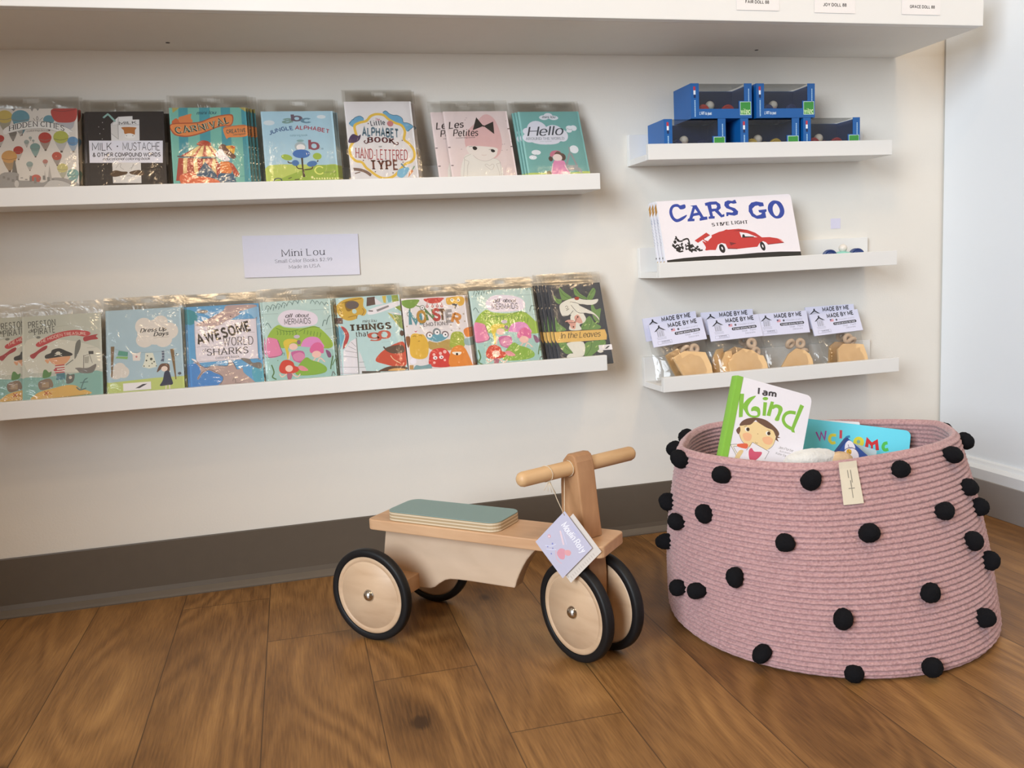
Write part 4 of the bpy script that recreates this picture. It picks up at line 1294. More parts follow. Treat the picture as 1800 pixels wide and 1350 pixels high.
["c","c23a35",[861,579,954,537,1019,597,1162,687,1331,747,1483,766,1459,439,1399,458,1311,492,1203,457,1151,375,1000,378,895,379,916,448]],
["t","e6b8b0","102",1268,616,1351,617,51,"n",0.16,0],
["e","25201e",1273,388,60,96,12],
["e","ece6ea",1273,388,17,34,12],
["p","2a2620",[18,230,390,252,839,258,1443,238,1436,136,980,154,964,141,678,147,378,141,24,150]],
["p","e8dcae",[319,141,678,147,949,149,954,121,675,113,315,111]],
["p","2f459c",[1756,1407,1779,1331,1702,1322,1640,1339,1589,1308,1607,1267,1717,1226,1779,1155,1757,1088,1678,1066,1581,1085,1547,1094,1538,1068,1493,1067,1505,1151,1564,1147,1641,1136,1670,1154,1630,1191,1522,1238,1485,1301,1511,1374,1589,1403,1685,1384,1728,1402]],
["p","2f459c",[2343,1319,2385,1310,2393,1234,2296,1226,2254,1256,2183,1246,2109,1189,2118,1094,2186,1035,2287,1056,2318,1088,2254,1106,2246,1154,2435,1163,2433,1116,2397,1097,2399,981,2312,966,2183,967,2072,1028,2018,1140,2042,1261,2116,1325,2230,1343]],
["c","2f459c",[2658,1342,2786,1300,2846,1173,2835,1050,2745,960,2614,952,2516,1029,2470,1141,2496,1249,2571,1320]],
["c","ece6ea",[2669,1273,2725,1208,2743,1111,2689,1018,2623,1008,2583,1093,2595,1202]],
["t","3a3436","VE",1335,883,1527,880,62,"s",0.22,0],
["t","3a3436","LIGHT",1589,889,1949,880,67,"s",0.22,0],
["p","c23a35",[1088,687,1261,743,1461,777,1716,783,1913,747,2081,676,2219,566,2393,561,2567,525,2654,483,2703,419,2504,412,2328,403,2287,460,2215,478,2140,443,2078,373,1861,368,1615,358,1402,375,1367,468,1283,494,1180,441,1149,403,1076,541]],
["p","7e2a2c",[1571,743,1743,758,1884,743,1784,733]],
["p","7e2a2c",[1463,518,1617,478,1478,441]],
["p","7e2a2c",[1403,392,1616,371,1615,355,1402,373]],
["p","7e2a2c",[2328,417,2504,418,2703,429,2710,415,2503,408,2327,401]],
["p","e6a49c",[2582,521,2654,496,2703,439,2674,437]],
["p","ece6ea",[1725,712,1908,674,2119,576,1753,596]],
["p","2a2624",[1767,589,1786,655,1822,659,1840,611,2033,598,2047,581]],
["p","ece6ea",[1402,375,1427,331,1362,229,1107,247,1132,378,1197,480,1285,507,1368,482]],
["e","25201e",1275,391,65,96,12],
["e","ece6ea",1276,395,17,35,12],
["p","ece6ea",[2093,379,2155,455,2230,484,2300,446,2318,363,2277,272,2087,272]],
["e","25201e",2202,378,55,99,12],
["e","ece6ea",2202,378,15,35,12],
["p","2a2620",[1050,244,1564,241,2057,247,2584,235,3060,205,3060,117,2580,127,2373,135,2050,130,1556,135,1041,139]],
["p","e8dcae",[1326,138,2051,143,2049,120,1552,82,1322,86]],
],
'kind':[
["f","ece8ee"],
["p","4c4648",[369,1652,404,1655,413,1559,382,1556]],
["t","4c4648","am",474,1564,692,1584,89,"n",0.24,0],
["p","86bd45",[73,1483,155,1503,204,1152,143,1128]],
["c","86bd45",[168,1321,234,1445,327,1510,357,1509,295,1412,261,1320,291,1244,351,1211,440,1232,429,1283,375,1288,331,1272,327,1324,385,1363,463,1345,491,1256,459,1207,371,1180,289,1190,216,1250]],
["e","86bd45",527,1517,48,26,15],
["p","86bd45",[506,1458,568,1467,589,1258,533,1249]],
["p","86bd45",[628,1500,686,1502,667,1272,600,1268]],
["c","86bd45",[677,1446,738,1478,822,1469,857,1417,834,1315,823,1238,752,1235,782,1338,780,1410,736,1424,683,1387]],
["p","86bd45",[1142,1577,1214,1564,1124,1203,1118,1165,1141,1122,1087,1119,1059,1151,1067,1213]],
["s","86bd45",53,[1091,1425,984,1411,914,1358,898,1270,960,1200,1062,1170]],
["c","efd39c",[183,1004,309,1094,487,1136,691,1125,794,1053,825,940,793,837,704,746,553,699,387,732,281,791,203,879]],
["c","f0b88c",[260,892,331,932,414,916,405,831,317,811]],
["c","f0b88c",[602,913,699,959,786,932,763,849,657,842]],
["c","6f5240",[181,1010,206,1081,297,1150,448,1196,609,1195,756,1140,850,1078,875,1024,828,989,757,1068,632,1087,474,1133,430,1152,367,1072,268,1036]],
["c","6f5240",[139,929,185,993,210,940,190,876]],
["p","6f5240",[826,1001,909,990,852,971,890,920,825,940]],
["s","7a5c48",6,[203,879,269,788,372,741]],
["s","7a5c48",6,[825,940,805,840,740,766]],
["e","f3efe6",320,983,42,32,0],
["e","4a3524",332,986,29,28,0],
["e","f3efe6",683,1005,42,33,0],
["e","4a3524",696,1008,29,28,0],
["e","b08a60",512,957,10,6,0],
["s","6a4c3c",6,[493,828,516,812,541,821]],
["s","6a4c3c",6,[261,1011,301,1038]],
["s","6a4c3c",6,[666,1053,722,1042]],
["c","e26a4a",[197,724,352,771,387,732,356,690,210,692]],
["p","e9e2d6",[103,702,197,724,204,690,149,672,249,571,220,553,101,678]],
["s","6f6a62",6,[197,724,104,697,101,678,213,557,191,475,279,495]],
["s","6f6a62",5,[204,690,149,672,248,577]],
["c","e4c890",[214,551,260,644,325,647,284,532,314,515,204,473]],
["p","f0ebee",[449,812,757,736,688,505,339,462]],
["l","6a5f58",6,[449,812,757,736,708,604]],
["l","6a5f58",6,[449,812,373,670]],
["c","d45b74",[448,723,504,682,569,691,634,700,636,659,590,589,501,510,442,567,414,667]],
["l","55504e",15,[204,473,337,467,757,499,886,523]],
["t","8a8486","Jen Porter",904,821,1170,822,40,"c",0.1,0],
["t","a29c9e","Illustrated by",934,774,1131,777,26,"c",0.1,0],
["t","8a8486","Katie Saunders",877,726,1184,721,33,"c",0.1,0],
],
'welc':[
["f","6fdcf2"],
["t","b050b8","W",223,1147,384,1186,145,"n",0.17,0],
["s","e6dc50",50,[528,1270,447,1260,425,1185,472,1130,528,1149]],
["l","d0505e",45,[600,1370,609,1226]],
["s","3a86b8",40,[761,1281,705,1256,698,1207]],
["e","e2dc48",915,1200,90,94,0],
["e","8ab8a8",911,1206,30,34,0],
["l","d43a40",54,[1051,1112,1061,1252,1131,1188,1207,1246,1238,1099]],
["l","d43a40",35,[1135,1213,1144,1117]],
["s","5ac45a",54,[1392,1245,1342,1226,1325,1164,1358,1120,1414,1139]],
["c","d8c868",[1560,1061,1647,1120,1739,1120,1748,1025,1566,1002]],
],
}
BOOK_FIT = {'hidden': (-0.4024, 0.1447, 0.1689, 21, 'U'), 'milk': (-0.2539, 0.1274, 0.164, 22, 'U'), 'carn': (-0.1146, 0.1298, 0.1641, 18, 'U'), 'jung': (0.0393, 0.1274, 0.156, 18, 'U'), 'alph': (0.1868, 0.1237, 0.1729, 17, 'U'), 'lesp': (0.3748, 0.1261, 0.1635, 24, 'U'), 'hell': (0.5222, 0.1252, 0.1616, 24, 'U'), 'pres': (-0.3938, 0.1278, 0.1699, 22, 'L'), 'dres': (-0.2582, 0.1259, 0.1715, 22, 'L'), 'shar': (-0.1219, 0.1272, 0.1724, 24, 'L'), 'merm': (0.0106, 0.1229, 0.1675, 18, 'L'), 'thin': (0.1439, 0.1211, 0.1725, 23, 'L'), 'mons': (0.2687, 0.1241, 0.1601, 20, 'L'), 'mer2': (0.4059, 0.127, 0.1709, 23, 'L'), 'leav': (0.5596, 0.113, 0.1727, 22, 'L')}
KIND_POSE = ([0.5961, -0.5607, 0.247], [[0.9469, -0.0344, 0.3196], [-0.0235, 0.9842, 0.1754], [-0.3206, -0.1736, 0.9312]])
WELCOME_POSE = ([0.8209, -0.4211, 0.159], [[0.9178, 0.3345, 0.214], [-0.3679, 0.9192, 0.1407], [-0.1496, -0.2079, 0.9666]])
CARS_SIZE = (0.3060, 0.1502)
RIM = [(-174.5, 0.232, 0.29), (-164.5, 0.226, 0.29), (-149.8, 0.218, 0.29), (-136.3, 0.214, 0.29), (-123.9, 0.206, 0.29), (-112.3, 0.189, 0.29), (-96.9, 0.172, 0.29), (-78.8, 0.167, 0.29), (-58.6, 0.176, 0.29), (-38.5, 0.198, 0.29), (-23.8, 0.22, 0.29), (-12.5, 0.234, 0.29), (0, 0.243, 0.292), (15, 0.236, 0.286), (30, 0.224, 0.281), (50, 0.211, 0.278), (70, 0.203, 0.28), (90, 0.199, 0.275), (104, 0.197, 0.29), (120.4, 0.208, 0.29), (141.8, 0.21, 0.29), (162.3, 0.219, 0.29), (174.9, 0.234, 0.29)]

PRINT = print_mat()
FILM = film_mat('clear_cello', (.990, .988, .982), .022, .10, .35, 38)
FLAP = film_mat('cello_flap', (.955, .95, .94), .045, .20, .5, 30)
WHITE = mat('white_lacquer', (.80, .79, .765), .38, .4, noise=.015, nscale=12)

# ------------------------------------------------------------------ the room
XR = 1.4655
fl = MB().box(-4.0, 2.7, -4.55, .03, -.05, 0); structure(fl.build('floor', floor_mat()))
WALLM = mat('wall_paint', (.80, .765, .70), .62, .3, noise=.02, nscale=6, bump=.12, bscale=260)
structure(MB().box(-2.6, XR+.03, 0, .08, 0, 2.72).build('wall_back', WALLM))
structure(MB().box(XR+.022, XR+.10, -2.6, 0, 0, 2.72).build('wall_right', WALLM))
structure(MB().box(-1.06, -0.96, -1.05, 0, 0, 2.72).build('added_shade_wall', WALLM))  # out-of-view slab, added to block window light so the left edge darkens
WARMW = mat('warm_wall_paint', (.78, .66, .50), .7, .2)
structure(MB().box(-4.0, 2.7, -4.55, -4.45, 0, 2.72).build('wall_front', WARMW))
structure(MB().box(-4.0, -3.9, -4.45, 0, 0, 2.72).build('wall_far_left', WARMW))
PANELM = mat('panel_paint', (.80, .84, .88), .45, .4, noise=.01, nscale=5)
structure(MB().box(XR, XR+.022, -2.6, -.005, .105, 2.72, bev=.0015).build('trim_1', PANELM))
structure(MB().box(-4.0, 2.7, -4.55, .08, 2.72, 2.80).build('ceiling', mat('ceiling_paint', (.80, .72, .60), .7)))
VIN = mat('vinyl_base', (.115, .092, .070), .42, .4, noise=.06, nscale=40)
# cove base on the back wall with a small toe, profile (y, z)
cove = [(0, 0), (0, .1095), (-.003, .1105), (-.004, .108), (-.0042, .022), (-.0065, .013), (-.013, .0055), (-.0155, .002), (-.0155, 0)]
structure(MB().prism(cove, 'x', -2.6, XR-.005).build('baseboard_back', VIN))
VIN2 = mat('vinyl_base_grey', (.33, .31, .30), .4, .45, noise=.03, nscale=30)
structure(MB().box(1.437, XR+.022, -2.6, -.016, 0, .076, bev=.001).build('baseboard_right', VIN2))
structure(MB().prism([(XR+.02, .076), (1.440, .076), (1.440, .098), (1.447, .1045), (1.452, .1045), (1.455, .112), (XR+.001, .114), (XR+.02, .114)], 'y', -2.6, -.016).build('trim_2', PANELM))

# ------------------------------------------------------------------ the deep shelf overhead
t = thing('display_shelf', 'deep white display shelf across the top of the wall', 'shelf', (0, 0, 1.0057))
MB().box(-.955, 1.337, -.2360, -.0005, 0, .022, bev=.0005).build('shelf_board', mat('shelf_underside', (.80, .77, .71), .5, .35, noise=.02), t)
MB().box(-.955, 1.337, -.2540, -.2362, 0, .12, bev=.001).build('front_edge', WHITE, t)
for x, y in ((-.169, -.058), (.966, -.054)):
    MB().lathe([(0, -.0006), (.0035, -.0006), (.004, .0002)], 'z', (x, y, 0), 12).build('screw', mat('dark_screw', (.06, .05, .045), .5), t)
for x0, txt, w, dz in ((.829, 'FAIR DOLL 88', .046, .0), (.986, 'JOY DOLL 88', .048, -.0015), (1.171, 'GRACE DOLL 88', .054, -.001)):
    mb = MB(); LW, LH = .085, .036
    ops = [('f', 'ece8e6'), ('t', '3e3634', txt, 180, 120, 180+int(w*1e4), 120, 48, 'n', .22, 0)]
    b, d = artwork(mb, ops, LW, LH, 0, -.0003)
    mb.box(-LW/2, LW/2, -.0003, 0, 0, LH, ink='ece8e6')
    lab = mb.build('shelf_label', PRINT); lab.location = (x0+LW/2-.018, -.2547, 1.0057+.0185+dz)
    tag(lab, 'white paper price label reading %s on the overhead shelf edge' % txt, 'label', 'price labels on the overhead shelf edge')

# ------------------------------------------------------------------ picture ledges
def ledge(x0, x1, z, label):
    t = thing('picture_ledge', label, 'shelf', (x0, 0, z), 'white picture ledges on the wall'); L = x1-x0
    MB().box(0, L, -.098, -.0125, 0, .012, bev=.0008).build('base', WHITE, t)
    MB().box(0, L, -.110, -.0982, 0, .0305, bev=.001).build('front_lip', WHITE, t)
    MB().box(0, L, -.0122, -.0003, 0, .063, bev=.001).build('back_plate', WHITE, t)
    return t
ledge(-.554, .596, .731, 'long white picture ledge holding the upper row of coloring books')
ledge(-.553, .597, .3785, 'long white picture ledge holding the lower row of coloring books')
ledge(.697, 1.2475, .784, 'short white picture ledge carrying stacked blue toy boxes')
ledge(.713, 1.262, .554, 'short white picture ledge holding the red car board books')
ledge(.716, 1.2695, .3235, 'lowest short white picture ledge holding bagged wooden craft kits')

# sign card and price sticker on the wall
mb = MB(); SW, SH = .2145, .078
b, d = artwork(mb, [('t', '38353f', 'Mini Lou', 708, 380, 1488, 394, 125, 's', .085, 0), ('t', '55525c', 'Small Color Books $2.99', 570, 262, 1625, 276, 62, 's', .085, 0), ('t', '55525c', 'Made in USA', 820, 150, 1395, 160, 62, 's', .085, 0)], SW, SH, 0, -.0028)
mb.box(-SW/2, SW/2, -.0028, -.0018, 0, SH, ink='e6e3ee')
sg = mb.build('sign_card', PRINT); sg.location = (.0275, 0, .594); sg.rotation_euler = (R(-1.0), R(1.2), 0)
tag(sg, 'white paper sign card with printed prices between the two book rows', 'sign')
ps = MB().box(-.0122, .0122, -.0006, 0, 0, .0225, ink='dcd8ea').build('price_sticker', PRINT); ps.location = (1.1876, -.0002, .639)
tag(ps, 'small blank lavender sticker on the wall above the loose toy car', 'sticker')

# ------------------------------------------------------------------ coloring books
def lean_matrix(x, y, z, th, roll=0., yaw=0.):
    return Matrix.Translation((x, y, z)) @ Matrix.Rotation(R(yaw), 4, 'Z') @ Matrix.Rotation(-R(th), 4, 'X') @ Matrix.Rotation(-R(roll), 4, 'Y')
T_BOOK = .0034
PAGES = mat('page_block', (.70, .67, .62), .7, .2, noise=.08, nscale=60, stretch=(1, 60, 1))
def coloring_book(key, label, ink, sticker=None, spine_ink=None):
    x, w, h, th, row = BOOK_FIT[key]; z = .7431 if row == 'U' else .3906
    t = thing('coloring_book', label, 'book', group='coloring books on the long ledges', M=lean_matrix(x, -.0942, z, th))
    mb = MB(); base, d = artwork(mb, ART[key], w, h, 0, 0)
    mb.box(-w/2, w/2, 0, .0005, 0, h, ink=base); mb.box(-w/2, w/2, T_BOOK-.0005, T_BOOK, 0, h, ink=spine_ink or base); mb.box(-w/2, -w/2+.0005, .0005, T_BOOK-.0005, 0, h, ink=spine_ink or base)
    mb.build('cover', PRINT, t)
    MB().box(-w/2+.0006, w/2-.0012, .0006, T_BOOK-.0006, .0008, h-.0008).build('pages', PAGES, t)
    if sticker:
        sx, sz, sw, sh, txt = sticker; mb = MB()
        _, d2 = artwork(mb, [('t', '4a4648', txt, int(sw*4600), int(sh*2500), int(sw*5600), int(sh*2500), int(sh*5000), 'c', .12, 0)], sw, sh, 0, -d-.0003)
        mb.box(-sw/2, sw/2, -d-.0003, -d-.00005, 0, sh, ink='e8e2e2'); o = mb.build('price_sticker', PRINT, t); o.location = (sx, 0, sz); o['label'] = 'white price sticker'
    # cellophane sleeve: slightly wavy pocket that reaches above the book
    rnd = random.Random(key); nx, nz = 12, 18; hw = w/2+.0032; top = h+.0245; vs = []; fs = []; mi = []
    yf = -d-.0006; yb = T_BOOK+.0003
    for side in (0, 1):
        for k in range(nz+1):
            zz = (-.0002+(h+.0002)*k/12) if k <= 12 else h+(top-h)*(k-12)/6; over = max(0, (zz-h)/(top-h))
            for i in range(nx+1):
                xx = -hw+2*hw*i/nx; edge = abs(xx)/hw; pin = max(0, (edge-.93)/.07)
                y = (yf if side == 0 else yb); mid = (yf+yb)/2; y = y+(mid-y)*max(pin, min(1, over*3))
                wob = rnd.uniform(-1, 1)*(.0004 if over <= 0 else .0016*min(1, over*2))
                vs.append((xx, y-abs(wob) if side == 0 else y+.35*wob*(over > 0), zz))
    st = (nx+1)*(nz+1)
    for side in (0, 1):
        for k in range(nz):
            for i in range(nx):
                if k in (15, 16) and i in (5, 6): continue
                q = [side*st+k*(nx+1)+i, side*st+k*(nx+1)+i+1, side*st+(k+1)*(nx+1)+i+1, side*st+(k+1)*(nx+1)+i]; fs.append(q); mi.append(1 if vs[q[0]][2] > h-.004 else 0)
    mb = MB()
    for f, m_ in zip(fs, mi): pass
    mb.v = vs; mb.f = [list(f) for f in fs]; mb.mi = mi; mb.ink = [None]*len(fs); mb.sm = [True]*len(fs)
    sl = mb.build('plastic_sleeve', [FILM, FLAP], t); sl['label'] = 'clear cellophane sleeve with hanging flap'
    return t
BK = [
 ('hidden', 'white coloring book covered with drifting hot air balloons', 'the balloon cover coloring book', [(-.004, 1), (.003, 2)], None),
 ('milk', 'black coloring book with a white cross showing milk carton and mustache', 'the black milk carton coloring book', [(-.004, 1), (-.008, 2), (.006, 3)], None),
 ('carn', 'teal striped coloring book with orange banner and red circus tent', 'the circus tent coloring book', [(.005, 1), (.010, 2), (.016, 3)], None),
 ('jung', 'pale blue alphabet coloring book with a blue and green tree on hills', 'the tree alphabet coloring book', [(.004, 1), (.008, 2)], None),
 ('alph', 'white hand lettered alphabet book with yellow cloud shaped frame', 'the yellow framed alphabet book', [(.003, 1), (.006, 2), (.009, 3)], None),
 ('lesp', 'pale pink coloring book with a girl wearing a black bow, front copy', 'the black bow girl coloring book', [(-.0235, 1)], None),
 ('hell', 'teal coloring book with white clouds and a girl in pink dress', 'the teal cloud and tower coloring book', [(-.004, 1), (-.008, 2)], None),
 ('pres', 'grey green coloring book with pirate boy and red ribbon, front copy', 'the pirate boy coloring book', [(-.0505, 1)], None),
 ('dres', 'light blue coloring book with washing line and large white cloud', 'the washing line coloring book', [(-.004, 1), (.005, 2)], (-.016, .0205, .046, .014, 'l')),
 ('shar', 'blue coloring book with grey sharks around a white title panel', 'the shark coloring book', [(-.005, 1), (-.009, 2), (-.013, 3)], None),
 ('merm', 'mermaid coloring book between the shark book and the vehicles book', 'the left mermaid coloring book', [(-.004, 1), (.005, 2)], None),
 ('thin', 'pale blue coloring book with yellow digger, airplane and red vehicle', 'the vehicles coloring book', [(-.005, 1), (-.009, 2), (-.013, 3)], None),
 ('mons', 'white coloring book crowded with colorful round monsters', 'the monsters coloring book', [(.004, 1), (.008, 2), (.012, 3)], None),
 ('mer2', 'mermaid coloring book between the monsters book and the white rabbit book', 'the right mermaid coloring book', [(.004, 1), (.0, 2)], None),
 ('leav', 'dark slate coloring book with white rabbit among green leaves', 'the white rabbit coloring book', [(-.006, 1), (-.012, 2), (-.017, 3), (-.022, 4)], (.045, .028, .028, .011, 'l')),
]
ORD = ['', 'second', 'third', 'fourth', 'fifth']
for key, lab, short, copies, stk in BK:
    root = coloring_book(key, lab, None, stk)
    x, w, h, th, row = BOOK_FIT[key]; z = .7431 if row == 'U' else .3906
    for dx, k in copies:
        copy_thing(root, lean_matrix(x+dx, -.0942+k*.0062/math.cos(R(th)), z, th, random.Random(key+str(k)).uniform(-.5, .5)), '%s copy in the stack behind the front of %s' % (ORD[k], short))

# ------------------------------------------------------------------ board books with the red car
def board_book(name, label, key, W_, H_, T_, M, rad, spine_ink, spine_ops=None, spine_w=None, group=None, pages_ink=None):
    t = thing(name, label, 'book', M=M, group=group); mb = MB()
    base, d = artwork(mb, ART[key], W_, H_, 0, 0, place=lambda u, v, dd: (u, -dd, v))
    out = roundrect(0, W_, 0, H_, rad, 5, (1, 0, 0, 1))
    mb.prism(out, 'y', 0, .0022, 0, 0, base); mb.prism(out, 'y', T_-.0022, T_, 0, 0, spine_ink)
    mb.build('cover', PRINT, t)
    MB().prism(roundrect(.001, W_-.001, .001, H_-.001, rad, 5, (1, 0, 0, 1)), 'y', .0023, T_-.0023, 0).build('pages', mat('board_pages', (.74, .72, .70), .6, noise=.12, nscale=8, stretch=(1, 60, 1)), t)
    mb = MB()
    if spine_w:   # spine cloth that wraps onto the front
        mb.box(-.0012, spine_w, -.0009, -.0004, 0, H_, ink=spine_ink)
    mb.prism([(-.0012, -.0004), (-.002, T_*.25), (-.002, T_*.75), (-.0012, T_), (-.0001, T_), (-.0001, -.0004)], 'z', 0, H_, 0, 0, spine_ink)
    if spine_ops:
        artwork(mb, spine_ops, T_, H_, 0, 0, place=lambda u, v, dd: (-.0022-dd, T_-u, v))
    mb.build('spine', PRINT, t)
    return t
cw, chh = CARS_SIZE; chh = .1465; CT = .0112
rnd = random.Random(2)
sp = [('p', 'd8a03c', [8, 1180, 104, 1240, 104, 1420, 8, 1360])]
for k in range(3): sp.append(('p', '8a5a2c', [8, 1200+k*60, 104, 1255+k*60, 104, 1278+k*60, 8, 1224+k*60]))
for k in range(16): sp.append(('l', '6a78a8', 10, [40+(k % 2)*30, 560+k*34, 40+(k % 2)*30, 582+k*34]))
for k in range(3): sp.append(('l', 'a8b0c8', 5, [30+k*25, 1130, 30+k*25, 1000]))
for k in range(3): sp.append(('p', 'c8a25a', [20, 90+k*50, 90, 110+k*50, 90, 130+k*50, 20, 112+k*50]))
sp.append(('l', '26221e', 34, [5, 300, 40, 300]))
cm = lambda k: lean_matrix(.7385-.001*k, -.0945+k*.0136/math.cos(R(15)), .5662, 15, 1.3-.3*k)
b0 = board_book('board_book', 'white landscape board book with blue title and red racing car, front copy', 'cars', cw, chh, CT, cm(0), .007, 'e6e6ee', sp, group='red car board books')
copy_thing(b0, cm(1), 'second copy of the red car board book, its striped spine showing behind the front one')
copy_thing(b0, cm(2), 'rearmost copy of the red car board book, nearest the wall')

# ------------------------------------------------------------------ toy cars and blue window boxes
def toy_car(label, body, wheel, M, s=1., group=None):
    t = thing('toy_car', label, 'toy car', M=M, group=group)
    bm_ = mat('car_body_'+body, body, .25, .5, noise=.01); wm = mat('car_wheel_'+wheel, wheel, .25, .5, noise=.01)
    prof = [(-.046, .004, .010), (-.040, .011, .013), (-.026, .0145, .018), (-.010, .016, .0235), (.0, .016, .0245), (.012, .0155, .022), (.028, .013, .016), (.040, .009, .012), (.046, .003, .010)]
    mb = MB(); vs = []; fs = []; n = 14
    for x, hw, top in prof:
        zc = (top+.006)/2; hh = (top-.006)/2
        for i in range(n): a = 2*math.pi*i/n; vs.append((s*x, s*hw*math.copysign(abs(math.cos(a))**.7, math.cos(a)), s*(zc+hh*math.copysign(abs(math.sin(a))**.8, math.sin(a)))))
    for k in range(len(prof)-1):
        for i in range(n): j = (i+1) % n; fs.append((k*n+i, k*n+j, (k+1)*n+j, (k+1)*n+i))
    fs.append(tuple(range(n))); fs.append(tuple(range((len(prof)-1)*n, len(prof)*n)))
    mb.add(vs, fs, 0, None, True).build('body', bm_, t)
    MB().ball((0, 0, s*.0305), s*.0095, 3).build('driver_head', mat('wood_bead', (.80, .74, .66), .35), t)
    for x in (-.029, .029):
        for sy in (-1, 1):
            r = .0145*s; w = .009*s
            w0 = MB().lathe([(0, -w/2), (r*.45, -w/2), (r*.5, -w/2+.001*s), (r*.72, -w/2+.001*s), (r*.8, -w/2), (r*.94, -w/2), (r, -w/2+.0015*s), (r, w/2-.0015*s), (r*.94, w/2), (0, w/2)], 'y', (0, 0, 0), 28).build('wheel', wm, t)
            w0.location = (s*x, s*sy*.0215, r)
    return t
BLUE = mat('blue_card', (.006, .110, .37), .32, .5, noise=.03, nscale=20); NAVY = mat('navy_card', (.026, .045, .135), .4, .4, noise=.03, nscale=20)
WIN = film_mat('box_window', (.80, .80, .78), .03, .08, .3, 18)
BW, BH, BD = .1335, .0675, .079
def toy_box(label, x, y, z, yaw):
    M = Matrix.Translation((x, y, z)) @ Matrix.Rotation(R(yaw), 4, 'Z')
    t = thing('toy_box', label, 'box', M=M, group='blue window boxes with toy cars')
    k = .0009; mb = MB()
    mb.box(0, k, 0, BD, 0, BH, 0, ink=None); mb.box(BW-k, BW, 0, BD, 0, BH, 0); mb.box(k, BW-k, BD-k, BD, 0, BH, 0); mb.box(k, BW-k, k, BD-k, 0, k, 0)
    mb.box(k, .0175, 0, k, 0, BH, 0); mb.box(BW-.017, BW-k, 0, k, 0, BH, 0); mb.box(.0175, BW-.017, 0, k, 0, .0185, 0)
    mb.box(BW-.029, BW-.017, 0, k, .0185, .0335, 0)
    mb.box(k, BW-k, .013, BD-k, BH-k, BH, 1) if False else None
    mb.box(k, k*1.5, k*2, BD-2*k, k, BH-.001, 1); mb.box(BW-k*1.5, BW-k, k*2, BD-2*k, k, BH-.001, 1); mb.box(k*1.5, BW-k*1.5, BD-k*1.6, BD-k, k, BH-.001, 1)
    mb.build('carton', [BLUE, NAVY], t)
    mb = MB(); n = 10; vs = []; fs = []
    path = [(.0012, .019), (.0011, .035), (.0011, .052), (.0012, .064), (.0025, BH-.0006), (.012, BH-.0012), (.028, BH-.0022), (.05, BH-.0022), (.077, BH-.0008)]
    for yy, zz in path:
        for i in range(n+1): vs.append((.0155+(BW-.031)*i/n, yy, zz-.0012*math.sin(math.pi*i/n)*(yy > .005)))
    for a in range(len(path)-1):
        for i in range(n): fs.append((a*(n+1)+i, a*(n+1)+i+1, (a+1)*(n+1)+i+1, (a+1)*(n+1)+i))
    mb.add(vs, fs, 0, None, True).build('window', WIN, t)
    # flag strip, lettering and badge printed on the front
    L = 'b9dcf2'; X = BW*1e4
    flag = [('p', 'c03a4a', [55, 540, 100, 540, 100, 615, 55, 615]), ('p', 'f0f2f6', [58, 460, 102, 460, 102, 540, 58, 540]), ('p', '1c2c58', [62, 395, 104, 395, 104, 458, 62, 458])]
    left = [('l', L, 24, [84, 350-j*27, 86, 332-j*27]) for j in range(12)]
    right = [('l', L, 22, [X-70, 570-j*27, X-69, 552-j*27]) for j in range(10)]
    slogan = [('t', 'e8f4fc', "L'ART du jouet", 185, 75, 445, 73, 52, 'n', .24, 0)]
    badge = [('p', 'cfe6d6', [X-265, 60, X-20, 60, X-20, 320, X-265, 320]), ('p', '3f9440', [X-255, 72, X-30, 72, X-30, 310, X-255, 310]), ('t', 'd8f0b8', 'vilac', X-240, 88, X-48, 88, 92, 'n', .24, 0)]
    for nm, ops in (('flag_strip', flag), ('corner_lettering', left), ('edge_lettering', right), ('slogan', slogan), ('badge', badge)):
        mb = MB(); artwork(mb, ops, BW, BH, 0, 0, place=lambda u, v, d: (u, -.0001-d, v)); mb.build(nm, PRINT, t)
    return t
Z0 = .7961; Z1 = Z0+BH+.0004
for label, x, y, z, yaw, cb, cw_, cl in (
  ('leftmost blue window box of the bottom row on the ledge', .7385, -.0940, Z0, 0, '9c2a26', '1e2c5e', 'red toy car with dark wheels inside the leftmost bottom row box'),
  ('middle blue window box of the bottom row on the ledge', .9050, -.0935, Z0, 0, '26356e', 'd0b048', 'navy toy car with yellow wheels inside the middle bottom row box'),
  ('rightmost blue window box of the bottom row on the ledge', 1.0475, -.0940, Z0, 0, 'e0b838', 'a83038', 'yellow toy car with red wheels inside the rightmost bottom row box'),
  ('left blue window box on top of the bottom row boxes', .7975, -.0940, Z1, 0, '7fb0b0', 'c0382c', 'pale teal toy car with red wheels inside the left upper box'),
  ('right blue window box on top of the bottom row boxes', .9410, -.0940, Z1, 0, 'a02c24', '24356e', 'red toy car with navy wheels inside the right upper box')):
    toy_box(label, x, y, z, yaw)
    toy_car(cl, cb, cw_, Matrix.Translation((x+.059, y+.036, z+.0010)) @ Matrix.Rotation(R(3), 4, 'Z'), .98, 'toy cars in the blue boxes')
toy_car('loose mint green toy car with navy wheels on the middle short ledge', '8fd0c0', '22386e', Matrix.Translation((1.163, -.062, .5663)) @ Matrix.Rotation(R(-30), 4, 'Z'), .94)

